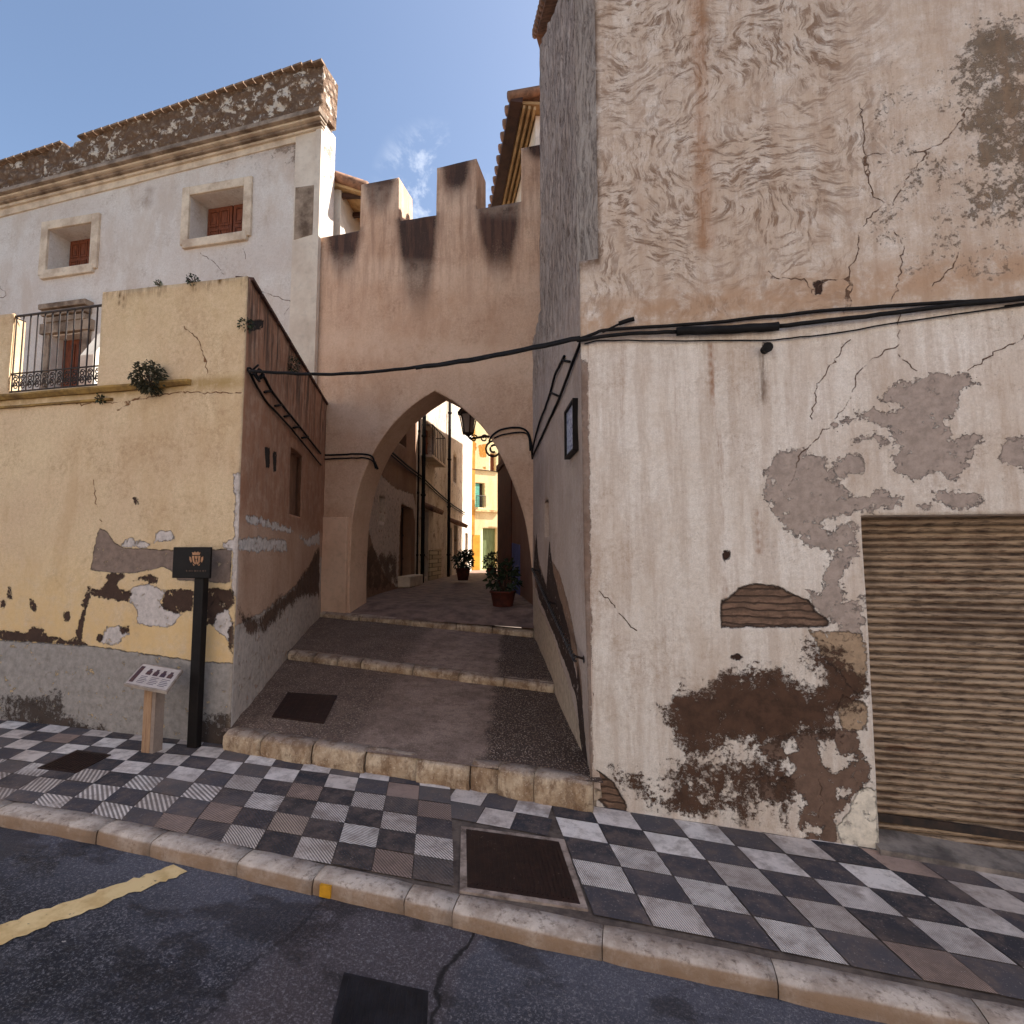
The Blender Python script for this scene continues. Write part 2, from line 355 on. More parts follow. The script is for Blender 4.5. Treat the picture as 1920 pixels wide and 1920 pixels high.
dense=[cA(q) for q in [[(440,1110),(500,1070),(600,1060),(700,1000),(800,990),(900,1010),(980,1040),(1050,1030),(1100,1060),(1060,1130),(960,1160),(880,1190),(760,1200),(600,1220),(520,1230),(460,1180)],[(1060,880),(1110,910),(1190,1030),(1150,1030),(1090,970)],[(940,1190),(1200,1190),(1230,1280),(1275,1400),(1180,1480),(1120,1560),(1110,1660),(1000,1670),(950,1620),(960,1520),(1000,1420),(940,1340),(980,1260)]][:2]]
rend2=[cA([(900,1200),(1040,1185),(1200,1190),(1230,1280),(1275,1400),(1180,1480),(1120,1560),(1110,1665),(1000,1675),(950,1620),(960,1520),(900,1480),(800,1500),(770,1400),(830,1330),(780,1260),(850,1230)])]
isl=[cA(q) for q in [[(1050,1235),(1100,1230),(1120,1290),(1170,1300),(1165,1350),(1110,1370),(1050,1330),(1035,1280)],[(930,1470),(980,1470),(1000,1520),(950,1510)],[(820,1330),(900,1300),(960,1340),(900,1400),(840,1420)],[(1180,1290),(1215,1300),(1205,1340),(1180,1330)],[(880,1240),(930,1230),(950,1270),(900,1290)],[(980,1590),(1060,1600),(1040,1640),(960,1630)],[(1130,1440),(1180,1430),(1160,1490),(1120,1480)]]]
medium=[cA([(130,1340),(300,1320),(500,1280),(700,1260),(950,1300),(960,1640),(620,1600),(300,1530),(180,1450)])]
clean=[cA([(1115,1600),(1170,1540),(1200,1460),(1240,1430),(1290,1440),(1300,1710),(1150,1700)])]
hole=[cA([(628,420),(655,412),(662,440),(650,470),(632,465)]),cA([(665,860),(700,860),(718,880),(690,895),(665,885)]),c3([(890,1340),(925,1335),(920,1370),(900,1385)]),c3([(1095,1100),(1135,1100),(1130,1150),(1105,1160)])]
topst=[c3([(1640,140),(1700,80),(2100,40),(2100,930),(1760,930),(1700,850),(1700,700),(1650,500),(1620,300)])]
spk=[c3([(1290,330),(1620,300),(1700,700),(1700,850),(2000,960),(2000,1080),(1500,1160),(1300,900)])]
brushp=[c3([(230,-300),(1300,-300),(1290,700),(1240,1050),(1200,1260),(190,1280),(200,1000)])]
cracks=[c3(q) for q in [[(1300,680),(1290,620),(1330,600),(1530,590),(1600,560),(1660,490),(1700,420)],[(1540,600),(1480,680),(1420,770),(1400,800),(1330,830),(1280,900),(1270,990),(1240,1060),(1240,1200)],[(1270,350),(1290,500),(1300,640),(1330,770),(1410,800)],[(1240,1330),(1160,1430),(1110,1500),(1090,1640)],[(1430,1220),(1430,1350),(1330,1400),(1260,1480),(1240,1560),(1150,1680),(1050,1770),(1000,1900)],[(1430,1390),(1500,1450)],[(920,1060),(930,1090),(1060,1090),(1100,1160),(1140,1095),(1230,1100),(1215,1230)],[(1410,900),(1450,960),(1430,1100),(1400,1180)],[(1920,1310),(1700,1450)],[(1660,990),(1640,1050),(1560,1120)]]]+[cA([(100,590),(150,640),(200,700),(260,760)]),cA([(1040,1400),(1060,1480),(1040,1560)])]
def PS(pl,L): return [pl.sts(q) for q in L]
S_r2,S_isl=[PS(PF,q) for q in (rend2,isl)]
S_grey,S_tan,S_brick,S_dense,S_med,S_clean,S_hole,S_top,S_spk,S_br,S_cr=[PS(PF,q) for q in (grey,tanp,brick,dense,medium,clean,hole,topst,spk,brushp,cracks)]
rust=[PF.sts(c3([(640,-400),(648,200),(660,560),(672,950)]))]
rust2=[PF.sts(c3([(690,1340),(710,1600),(745,1920)])),PF.sts(cA([(625,0),(640,300),(640,620)])),PF.sts(cA([(780,250),(790,420)]))]
drip=[PF.sts(c3([(905,1370),(895,1560)]))]; drips2=[PF.sts(c3([(x,1350),(x-4,1350+l)])) for x,l in ((350,520),(560,330),(1250,150),(700,200))]
zc=3.12
Ff={
 'grey':lambda S:sdf(S,S_grey),'r2':lambda S:np.minimum(sdf(S,S_r2),-sdf(S,S_isl)),'tan':lambda S:sdf(S,S_tan),'brick':lambda S:sdf(S,S_brick),'clean':lambda S:sdf(S,S_clean),'hole':lambda S:sdf(S,S_hole),
 'dirt':lambda S:np.clip(np.maximum(np.maximum(sm(sdf(S,S_dense),-.36,.12)*.89,sm(sdf(S,S_med),-.14,.12)*.58),sm(sdf(S,S_top),-.25,.25)*.0),0,1.1),
 'moss':lambda S:np.maximum(sm(sdf(S,S_top),-.35,.25)*.60,sm(sdf(S,S_spk),-.1,.1)*.36),
 'brush':lambda S:sm(sdf(S,S_br),-.25,.2)*.85+.15*sm(S[:,1],3.4,4.),
 'crack':cdist,
 'rust':lambda S:np.clip(np.maximum(sm(-ldist(S,rust),-.07,.0)*1.,sm(-ldist(S,rust2),-.022,0.)*.9)+sm(-ldist(S,drips2),-.03,0)*.4,0,1),
 'rustw':lambda S:sm(-ldist(S,rust)+rnd(S,.05,3.,2),-.09,.0)*.8,'spout':lambda S:sm(-ldist(S,drip),-.04,0.),
 'edge_shadow':lambda S:sm(-S[:,0],.165,.2)*sm(S[:,1],3.6,3.74),'upper':lambda S:sm(S[:,1],zc-.04,zc+.03)*(.75+.25*sm(-np.abs(S[:,1]-zc-.1),-.3,0)),  # dark shadow line painted along the upper corner edge
 'edge':lambda S:np.maximum(sm(-S[:,0]-.31+.0*S[:,1],-.05,.0),0)*sm(-S[:,1],-3.1,-2.9),
 'belt':lambda S:sm(-np.abs(S[:,1]-3.28-.03*(S[:,0])),-.26,0.)}
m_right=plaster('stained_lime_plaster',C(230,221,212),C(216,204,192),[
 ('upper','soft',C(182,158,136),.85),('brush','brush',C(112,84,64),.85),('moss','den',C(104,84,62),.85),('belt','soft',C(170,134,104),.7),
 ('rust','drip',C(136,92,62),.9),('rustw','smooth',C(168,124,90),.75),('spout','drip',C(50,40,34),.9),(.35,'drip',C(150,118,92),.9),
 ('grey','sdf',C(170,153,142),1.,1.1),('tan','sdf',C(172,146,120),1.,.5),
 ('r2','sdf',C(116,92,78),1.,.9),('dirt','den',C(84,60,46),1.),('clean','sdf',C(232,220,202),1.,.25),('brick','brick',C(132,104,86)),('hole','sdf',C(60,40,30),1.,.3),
 ('crack','line',C(96,72,56),.62),('edge','soft',C(130,96,72),.35),('edge','den',C(96,62,44),.7),('edge_shadow','soft',C(104,80,62),1.)],grain=1.)
gx0,gz1=PF.st(1612,960); gx0=1.458; gz1=1.80
corner=thing('corner_house',(1.5,Yf,-.3),'tall stained off-white plaster house filling the right side beyond the passage','house')
TOPF=6.35
def gf(x): return float(g(x))
outer=[(-.318,-.45),(-.34,1.5),(-.345,3.74),(-.205,3.745),(-.205,TOPF),(9,TOPF+.1),(9,-1.),(5.2,-.8),(5.2,gz1-.03),(gx0,gz1),(gx0-.01,-.5)]
outer=[(-.30,-.45),(-.335,1.5),(-.345,3.74),(-.205,3.745),(-.205,TOPF),(9,TOPF),(9,-1.2),(5.0,-1.2),(5.0,gz1-.02),(gx0,gz1),(gx0+.012,-.5)]
wall('front_wall',corner,PF,[outer],m_right,.34,.032,(-.4,2.75),Ff,lambda S,f:rnd(S,.010,1.1,3)+rnd(S,.004,6,9)-.012*sm(sdf(S,S_brick),-.01,.02),lines=S_cr)
# side wall on the passage
rs=lambda x,y:PR.st(x,y)
r_dark=[PR.sts(q) for q in [[(1001,1070),(1006,1000),(1010,1060),(1024,1100),(1030,1010),(1040,1080),(1052,1130),(1066,1180),(1075,1240),(1085,1290),(1088,1330),(1075,1290),(1058,1240),(1035,1180),(1010,1120)],[(1084,1240),(1094,1340),(1100,1440),(1090,1420),(1080,1300)]]]
r_tan=[PR.sts(q) for q in [[(1002,1000),(1012,1060),(1026,1105),(1035,1050),(1050,1075),(1066,1130),(1080,1200),(1090,1260),(1094,1330),(1080,1250),(1060,1200),(1003,1100)]]]
r_low=[PR.sts([(1000,1095),(1012,1140),(1040,1200),(1070,1300),(1095,1400),(1112,1480),(1112,1540),(1090,1470),(1000,1220)])]
cab_r=[PR.sts([(1091,640),(1048,748),(1031,785),(998,859)])]
LR=PR.st(1000,1190)[0]
Fr={'tan':lambda S:sdf(S,r_tan),'dark':lambda S:sdf(S,r_dark),'low':lambda S:sdf(S,r_low),'up':lambda S:sm(S[:,1],3.4,4.6),'streak':lambda S:sm(S[:,1],3.2,4.4)+.25*sm(S[:,1],1.5,2.5),'belt':lambda S:sm(S[:,1],2.9,3.1)*sm(-S[:,1],-3.8,-3.3)*sm(-S[:,0],-.7,0)}
m_side=plaster('rough_grey_plaster',C(206,186,172),C(188,168,154),[('up','soft',C(168,154,142),.7),('streak','stroke',C(96,76,64),.85),('streak','drip',C(120,98,84),.3),('low','sdf',C(200,178,154),1.,.4),('tan','sdf',C(150,118,96),1.,.35),('dark','sdf',C(66,48,40),1.,.4)],grain=2.,bstr=.8)
souter=[(-.0,-.4),(0,3.74),(.36,3.745),(.36,6.62),(2.95,8.45),(2.95,4.75),(LR,4.7),(LR+.05,4.6),(LR+.05,-.2)]
nic=[PR.st(1021,945),PR.st(1029,955),PR.st(1029,1015),PR.st(1021,1020)]; s0,s1=sorted((nic[0][0],nic[1][0])); niche=[(s0,1.75),(s0,2.17),(s1,2.17),(s1,1.75)]
def rough_side(S,f): return rnd(S,.012,1.2,5)+rnd(np.stack([S[:,0]*3.,S[:,1]*1.1],1),.02,2.2,8)*sm(S[:,1],3.1,4.2)
wall('side_wall',corner,PR,[souter,niche],m_side,.32,.04,None,Fr,rough_side)
ch=MB(); a0=PF.at(-.205,0,0); b0=PR.at(.36,0,0)
ch.prism([(a0[0],a0[1],3.742),(b0[0],b0[1],3.742),(b0[0],b0[1],6.6),(a0[0],a0[1],6.34)],(.12,.12,0)); m_side2=plaster('rough_grey_plaster',C(196,182,168),C(178,162,148),[(.9,'soft',C(168,154,142),.7),(1.,'stroke',C(96,76,64),.8)],grain=2.,bstr=.8); ch2=part('corner_chamfer',ch,m_side2,corner)
nb=MB(); nb.obox(PR.at((s0+s1)/2,1.96,-.14),PR.u*(s1-s0)*.55,PR.n*.01,(0,0,.24)); part('niche_back',nb,m_greyrender,corner)
# roof of the corner house with tile verge along the rake
rf=MB(); e0=PR.at(-.15,0,.04); e1=PR.at(2.95,0,.04)
rf.prism([(e0[0],e0[1]-.25,6.36),(9.2,3.55,6.36),(9.2,6.8,8.62),(e1[0],e1[1],8.62)],(0,0,.09)); 
rf.prism([(e1[0],e1[1],8.62),(9.2,6.8,8.62),(9.2,11,6.9),(e1[0]+.8,11,6.9)],(0,0,.09))
roof=part('roof',rf,m_tile,corner)
vg=MB()
for i in range(22):
    t=i/21; p=np.array([e0[0],e0[1]-.25,6.45])*(1-t)+np.array([e1[0],e1[1],8.71])*t
    q=p+np.array([e1[0]-e0[0],e1[1]-e0[1]+.25,2.26])*.052
    vg.tube([p+[0,0,.0],q+[0,0,-.01]],[.055,.042],8)
part('verge_tile',vg,m_tile,roof,True)
body=MB(); body.box((.2,Yf+.36,-.5),(9,7.2,6.2)); body.box((9.02,Yf,-1.5),(9.3,9,6.3)); part('inner_block',body,m_greyrender,corner)
# roller shutter
sh=NT('rusted_shutter_steel'); sx=sh.N('ShaderNodeSeparateXYZ'); sh.t.links.new(sh.obj,sx.inputs[0])
sl=sh.attr('slat'); cb=sh.N('ShaderNodeCombineXYZ'); sh.put(cb.inputs[0],sh.mul(sx.outputs[0],.9)); sh.put(cb.inputs[1],sh.mul(sh.M('FLOOR',sh.M('DIVIDE',sx.outputs[2],.047)),7.31)); sh.put(cb.inputs[2],sh.mul(sx.outputs[2],3.)); w=sh.noise(3.,7,.75,vec=cb.outputs[0]); w2=sh.noise(1.4,4,.6); w3=sh.noise(26,5,.7,vec=sh.mp((.4,1,3)))
rc=sh.mix(sh.ss(sh.noise(5,5,.7,vec=sh.mp((.6,1,5))),.35,.65),C(50,30,19),C(112,66,38))
zz=sh.ss(sx.outputs[2],-.2,1.9,.06,.03)
cc=sh.mix(sh.ss(sh.add(sh.add(w,sh.mul(w2,.35)),zz),.70,.96),C(160,136,112),rc)
cc=sh.mix(sh.ss(w3,.44,.66,0,.85),cc,C(40,24,15)); cc=sh.mix(sh.mul(sh.ss(sh.noise(1.8,5,.7),.45,.62),.5),cc,C(58,32,18)); cc=sh.mix(sh.mul(sl,.85),cc,C(22,13,10))
tp=sh.attr('ridge_highlight'); cc=sh.mix(sh.mul(tp,sh.ss(w,.35,.6,.1,.6)),cc,C(176,154,130)); m_sh=sh.fin(cc,.6,w3,.25,.004,.15)  # pale highlight painted on slat ridges, dark put into the valleys between
S=MB(); pitch=.047; zs=np.arange(gf(3)-.15,gz1+.05,pitch/8); prof=[]; sla=[]; rdg=[]
for z in zs:
    ph=((z/pitch)%1); prof.append((.022*math.sin(pi*ph)**.7 if ph>0 else 0,z)); sla.append(1.-min(1,math.sin(pi*ph)*1.5)); rdg.append(max(0,1-abs(ph-.62)/.16))
xs=np.linspace(gx0-.02,5.1,30); base=[]
for x in xs:
    for d,z in prof: S.v.append((x,Yf+.20-d,z))
n_=len(prof)
for i in range(len(xs)-1):
    for j in range(n_-1): S.f.append((i*n_+j,(i+1)*n_+j,(i+1)*n_+j+1,i*n_+j+1))
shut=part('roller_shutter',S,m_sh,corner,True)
at=shut.data.attributes.new('slat','FLOAT','POINT'); at.data.foreach_set('value',np.array(sla*len(xs),np.float32)); at=shut.data.attributes.new('ridge_highlight','FLOAT','POINT'); at.data.foreach_set('value',np.array(rdg*len(xs),np.float32))
bt=MB()
bt.prism([(gx0,Yf+.17,gf(gx0)+.10),(5.1,Yf+.17,gf(5.1)+.17),(5.1,Yf+.17,gf(5.1)+.23),(gx0,Yf+.17,gf(gx0)+.15)],(0,.04,0)); part('shutter_bottom_bar',bt,m_iron,shut)
th=MB(); 
for i in range(12):
    a=gx0-.01+i*.31; th.prism([(a,Yf-.06,gf(a)-.02),(a+.31,Yf-.06,gf(a+.31)-.02),(a+.31,Yf-.06,gf(a+.31)+.03),(a,Yf-.06,gf(a)+.03)],(0,.4,.035))
part('threshold',th,simple('worn_threshold',C(150,138,128),C(88,80,76),5,.9,.6),corner)
# ================================================================== YELLOW TERRACE HOUSE
y=lambda L:[PF.sts(c6(q)) for q in L]
y_ren=y([[(540,540),(560,400),(590,290),(640,310),(680,370),(740,410),(1060,420),(1090,430),(1390,410),(1380,620),(1060,600),(1050,560),(980,520),(900,540),(800,560),(700,560),(600,550)]])
y_dk=y([[(535,690),(540,660),(600,650),(640,600),(620,560),(760,560),(700,620),(720,660),(790,670),(770,730),(640,710)],[(970,740),(1000,660),(1160,650),(1160,780),(1100,790),(1060,800),(980,770)],[(1200,650),(1400,650),(1400,760),(1300,800),(1290,860),(1200,870)],[(800,600),(860,570),(950,590),(940,620),(860,610)],[(500,700),(530,640),(530,720),(500,850),(490,980),(440,960),(470,860)],[(0,910),(150,920),(190,880),(260,890),(280,940),(400,960),(540,990),(480,1000),(300,980),(150,980),(0,960)],[(-300,900),(0,910),(0,960),(-300,950)],[(40,650),(60,640),(70,720),(50,715)],[(175,720),(210,720),(215,790),(180,790)],[(375,790),(415,790),(415,840),(385,840)],[(0,720),(30,730),(25,770),(0,770)],[(1370,840),(1400,860),(1395,1060),(1370,1000)],[(800,110),(825,110),(832,150),(815,150)],[(720,890),(780,880),(770,920),(730,930)],[(580,930),(620,930),(610,970),(580,970)]])
y_wh=y([[(770,720),(790,650),(850,620),(930,640),(1000,660),(960,740),(1000,780),(1100,800),(1040,880),(920,880),(830,870),(820,780)],[(920,370),(950,300),(1030,300),(1050,360),(960,370)],[(790,340),(840,370),(920,390),(870,405),(720,395)],[(600,980),(640,880),(720,880),(780,920),(700,990)],[(1240,770),(1300,700),(1370,780),(1400,860),(1400,1000),(1300,900)],[(1400,-40),(1450,-40),(1450,500),(1425,700),(1385,700),(1390,450),(1405,200)],[(1330,380),(1400,350),(1400,440),(1340,410)]])
dado_top=PF.sts(c6([(-400,950),(0,960),(600,1000),(1140,1080),(1400,1100)]))
dtx=[p[0] for p in dado_top]; dtz=[p[1] for p in dado_top]
y_dd=y([[(-200,1260),(200,1290),(370,1270),(400,1400),(500,1440),(640,1440),(620,1530),(0,1450),(-200,1430)],[(1190,1370),(1360,1380),(1400,1400),(1400,1620),(1180,1600)]])
y_cr=[PF.sts(q) for q in ([c6([(560,0),(580,150),(610,250)]),c1([(950,1460),(1030,1540),(1070,1700)]),c1([(0,1870),(300,1860),(600,1850),(900,1800),(1240,1800)]),c1([(600,1890),(720,1820)])])]
topd=[PF.sts(c1([(x,yy),(x,yy+l)])) for x,yy,l in ((615,1290,50),(640,1290,75),(820,1250,50),(1000,1240,30),(1075,1215,60),(1135,1215,30),(940,1240,110),(1250,1215,60))]
corn=lambda S:sm(S[:,0],-3.26,-3.215)
Fy={'ren':lambda S:sdf(S,y_ren),'dk':lambda S:sdf(S,y_dk),'wh':lambda S:sdf(S,y_wh),
 'dado':lambda S:np.interp(S[:,0],dtx,dtz)-S[:,1],'ddirt':lambda S:sm(sdf(S,y_dd),-.12,.08)*.62+sm(-S[:,1],-.08,.0)*.3,
 'crack':cdist,'drip':lambda S:sm(-ldist(S,topd),-.022,0.)*1.+.55*sm(S[:,1],3.86,3.98)*1.,
 'belt':lambda S:sm(-np.abs(S[:,1]-3.03),-.10,0.)+.3*sm(S[:,1],3.1,3.9),'low':lambda S:sm(-S[:,1],-1.9,-.7),'corner':corn}
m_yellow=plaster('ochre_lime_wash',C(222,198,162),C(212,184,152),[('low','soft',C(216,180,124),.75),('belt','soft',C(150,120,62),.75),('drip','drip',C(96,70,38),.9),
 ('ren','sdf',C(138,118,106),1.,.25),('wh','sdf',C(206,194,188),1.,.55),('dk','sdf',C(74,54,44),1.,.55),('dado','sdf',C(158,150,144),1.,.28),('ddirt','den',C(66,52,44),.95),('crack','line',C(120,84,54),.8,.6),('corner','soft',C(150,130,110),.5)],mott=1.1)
yh=thing('terrace_house',(-5,Yf,0),'low ochre house with walled roof terrace and peeling base left of the passage','house')
bx0,bx1=-5.86,-4.785; bz=3.10
youter=[(-3.215,-.35),(-3.22,3.965),(bx1,3.99),(bx1,bz),(bx0,bz),(bx0,3.90),(-14,3.93),(-14,-.3)]
wall('front_wall',yh,PF,[youter],m_yellow,.2,.035,(-6.2,-3.2),Fy,lambda S,f:rnd(S,.012,.9,13)-.006*sm(sdf(S,y_ren+y_dk),-.01,.01),lines=y_cr,backv=(-.13,.2,0))
LL=PL.st(605,748)[0]+.42
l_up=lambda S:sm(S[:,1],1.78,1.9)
def lz(pts): return PL.sts(c4(pts))
l_white=[lz([(130,1100),(200,1085),(300,1100),(360,1100),(370,1160),(300,1150),(220,1160),(130,1150)]),lz([(430,1080),(470,1100),(530,1060),(530,1120),(470,1130)]),lz([(160,975),(240,990),(300,1010),(400,1050),(380,1065),(160,1010)])]
l_dark=[lz([(125,1440),(160,1480),(230,1500),(330,1390),(400,1340),(500,1190),(530,1110),(530,1380),(470,1380),(400,1410),(330,1480),(260,1560),(180,1570),(130,1500)])]
l_bot=lambda S:np.interp(S[:,0],[0,1.,2.2,3.8],[.95,1.0,1.15,1.5])-S[:,1]
l_mold=[lz([(255,640),(285,640),(280,740),(262,740)]),lz([(300,660),(320,660),(318,760),(305,760)]),lz([(165,0),(250,0),(250,40),(180,60)])]
l_top=lambda S:sm(S[:,1],2.9,3.8)*.9+.25*sm(S[:,1],1.9,2.2)
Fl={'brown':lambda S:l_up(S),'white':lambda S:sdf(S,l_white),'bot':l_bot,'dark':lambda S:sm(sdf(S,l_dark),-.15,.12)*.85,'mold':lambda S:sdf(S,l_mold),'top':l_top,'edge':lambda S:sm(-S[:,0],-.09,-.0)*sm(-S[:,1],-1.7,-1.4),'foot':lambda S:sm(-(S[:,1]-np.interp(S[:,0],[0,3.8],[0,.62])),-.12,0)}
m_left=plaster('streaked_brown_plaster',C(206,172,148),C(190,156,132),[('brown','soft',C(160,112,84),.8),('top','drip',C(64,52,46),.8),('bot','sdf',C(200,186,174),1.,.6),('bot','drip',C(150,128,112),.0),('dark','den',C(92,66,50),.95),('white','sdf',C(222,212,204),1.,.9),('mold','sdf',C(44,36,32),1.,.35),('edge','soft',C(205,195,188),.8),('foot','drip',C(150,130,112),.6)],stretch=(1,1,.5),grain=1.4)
ws0,wt1=PL.st(546,838); ws1,_t=PL.st(566,875); wt0=PL.st(546,962)[1]
lwin=[(ws0,2.02),(ws0,wt1),(ws1,wt1),(ws1,2.02)]
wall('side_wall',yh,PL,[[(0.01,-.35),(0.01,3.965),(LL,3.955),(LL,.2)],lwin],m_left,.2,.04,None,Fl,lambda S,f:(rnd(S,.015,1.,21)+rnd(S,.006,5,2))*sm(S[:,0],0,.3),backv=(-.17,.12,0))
b=MB(); b.obox(PL.at((ws0+ws1)/2,2.4,-.09),PL.u*.4,PL.n*.012,(0,0,.45)); sw=part('side_window_board',b,simple('weathered_board',C(140,104,80),C(104,76,58),7,.85,.5,stretch=(5,5,1)),yh)
# coping on the side wall, terrace slab, ledge
cp=MB(); 
for i in range(14):
    a=i*LL/14; cp.obox(PL.at(.06+a+LL/28*.95,3.975+.004*random.random(),-.05),PL.u*(LL/28*.95-.004),PL.n*.075,(0,0,.014))
part('coping',cp,simple('coping_tile',C(96,66,54),C(70,52,46),8,.9,.5),yh)
sl=MB(); sl.prism([(-3.5,4.08,2.9),(-4.65,7.3,2.9),(-14,7.55,2.9),(-14,4.08,2.9)],(0,0,.12)); part('terrace_floor',sl,m_tile,yh)
ld=MB()
def ledge(mb,z0,z1,d,xa,xb,seg=.14,wv=.012):
    x=xa;pts=[]
    while x<xb: pts.append(x); x+=seg
    pts.append(xb)
    for i in range(len(pts)-1):
        a,b=pts[i],pts[i+1]; j=lambda q:wv*mnoise.noise(Vector((q*3.1,z0,2)))
        da,db=d+j(a),d+j(b); za,zb=z1+j(a+9),z1+j(b+9); ya,yb=z0+j(a+5),z0+j(b+5)
        P=[(a,Yf+.02,ya),(a,Yf-da*.5,ya),(a,Yf-da,za-.02),(a,Yf-da*.9,za),(a,Yf+.02,za+.01)]
        Q=[(b,Yf+.02,yb),(b,Yf-db*.5,yb),(b,Yf-db,zb-.02),(b,Yf-db*.9,zb),(b,Yf+.02,zb+.01)]
        mb.add(P+Q,[(k,(k+1)%5,(k+1)%5+5,k+5) for k in range(5)]+[(4,3,2,1,0),(5,6,7,8,9)])
ledge(ld,3.025,3.075,.055,-14,-3.75); ledge(ld,2.945,2.965,.03,-14,-4.6,wv=.006)
m_ledge=simple('dirty_ochre_ledge',C(160,128,72),C(96,72,44),5,.95,.6); part('ledge',ld,m_ledge,yh)
# balcony railing of the terrace opening
rl=MB(); yr=Yf+.03
rl.tube([(bx0-.02,yr,3.88),(bx1+.02,yr,3.885)],.012,6); rl.tube([(bx0-.02,yr,3.30),(bx1+.02,yr,3.30)],.008,6); rl.tube([(bx0-.02,yr,3.12),(bx1+.02,yr,3.12)],.01,6)
nb_=13
for i in range(nb_):
    x=bx0+(bx1-bx0)*i/(nb_-1); rl.tube([(x,yr,3.11),(x,yr,3.88)],.0075,6)
    if i<nb_-1:
        for sgn,zb in ((1,3.25),(-1,3.17),(1,3.2)):
            cx=x+(bx1-bx0)/(nb_-1)/2; pts=[(cx+sgn*.034*(1-k/16)*cos(k*.75),yr,zb+.034*(1-k/16)*sin(k*.75)) for k in range(13)]
            rl.tube(pts,.0055,5)
for x in (bx0-.02,bx1+.02): rl.tube([(x,yr,3.3),(x,Yf+.12,3.3)],.008,6); rl.tube([(x,yr,3.87),(x,Yf+.12,3.87)],.008,6)
part('balcony_railing',rl,m_iron,yh)
# plinth stone on the left corner foot, white return wall inside the terrace
rt=MB(); rt.prism([(-6.15,4.9,3.02),(-6.15,6.9,3.02),(-6.15,6.9,3.8),(-6.15,6.4,4.25),(-6.15,5.7,4.4),(-6.15,5.1,4.25),(-6.15,4.9,3.9)],(-.2,0,0))
part('terrace_return_wall',rt,m_cream,yh)
inb=MB(); inb.prism([(-3.75,4.1,-.3),(-5.05,7.5,-.3),(-14,7.5,-.3),(-14,4.1,-.3)],(0,0,3.15)); part('inner_block',inb,m_greyrender,yh)
# ================================================================== ARCHED GATEWAY
gate=thing('arched_gateway',(-3,YA,.4),'pinkish battlemented wall with pointed arch closing the passage','gateway')
archL=[(655,1160),(655,1100),(657,1040),(662,975),(673,918),(690,870),(714,826),(745,787),(780,756),(815,733)]
archR=[(850,752),(880,776),(908,805),(933,843),(955,890),(972,935),(985,980),(993,1030),(998,1080),(1000,1140),(1001,1230)]
aL=PG.sts(archL); aR=PG.sts(archR)
def smoothp(P,k=4):
    P=np.array(P); out=[]
    for i in range(len(P)-1):
        p0=P[max(i-1,0)];p1=P[i];p2=P[i+1];p3=P[min(i+2,len(P)-1)]
        for j in range(k):
            t=j/k; out.append(tuple(.5*((2*p1)+(-p0+p2)*t+(2*p0-5*p1+4*p2-p3)*t*t+(-p0+3*p1-3*p2+p3)*t**3)))
    out.append(tuple(P[-1])); return out
aLs=smoothp(aL); aRs=smoothp([aL[-1]]+aR)[1:]
gout=[(-5.02,.2),(-5.02,6.84),(-4.285,6.865),(-4.28,7.665),(-3.60,7.675),(-3.585,6.92),(-2.945,6.93),(-2.94,7.72),(-2.285,7.78),(-2.28,6.93),(-1.567,6.96),(-1.565,7.82),(-.9,7.84),(-.9,0.)]
gout=gout+[(aRs[-1][0],0.)]+list(reversed(aRs))[1:]+list(reversed(aLs))[:-1]+[(aLs[0][0],.2)]
def gdark(S):
    x,z=S[:,0],S[:,1]; d=np.zeros(len(S))
    for xc,w,zt,ln in ((-4.58,.32,6.87,1.0),(-3.27,.36,6.93,1.9),(-1.93,.36,6.95,1.5)):
        ww=w*np.clip((z-(zt-ln))/ln,0,1)**.45; d=np.maximum(d,sm(ww-np.abs(x-xc-(zt-z)*.03),-.08,.12)*sm(z,zt-ln,zt-ln*.25)*(z<zt+.05))
    for xc,w,zt,ln in ((-3.95,.28,7.7,.75),(-2.62,.24,7.78,.8),(-1.2,.3,7.85,.35)):
        ww=w*np.clip((z-(zt-ln))/ln,0,1)**.4; d=np.maximum(d,sm(ww-np.abs(x-xc),-.10,.12)*sm(z,zt-ln,zt-ln*.3))
    return d*.92
m_gate=plaster('pink_terracotta_plaster',C(219,184,156),C(206,168,140),[('soot','smooth',C(72,54,46),1.5),('wash','soft',C(226,196,170),.5),('low','soft',C(220,182,152),.5),('gd','drip',C(120,84,66),.5)],mott=1.2,grain=1.2)
Fg={'soot':gdark,'gd':lambda S:sm(S[:,1],4.6,6.9)*.8,'wash':lambda S:sm(np.sin(S[:,1]*5+S[:,0]),.0,1)*.6,'low':lambda S:sm(-S[:,1],-2.3,-1.9)}
wall('gate_wall',gate,PG,[gout],m_gate,.55,.045,None,Fg,lambda S,f:rnd(S,.02,.8,31)+rnd(S,.005,5,4))
im=MB(); 
p0=PG.st(602,1150);p1=PG.st(655,1145)
im.obox(PG.at((p0[0]+p1[0])/2-.06,1.2,.03),(abs(p1[0]-p0[0])/2+.02,0,0),(0,.04,0),(0,0,.93)); part('impost_block',im,simple('impost_plaster',C(220,184,156),C(206,168,140),2,.9,.4),gate,bevel=.015)
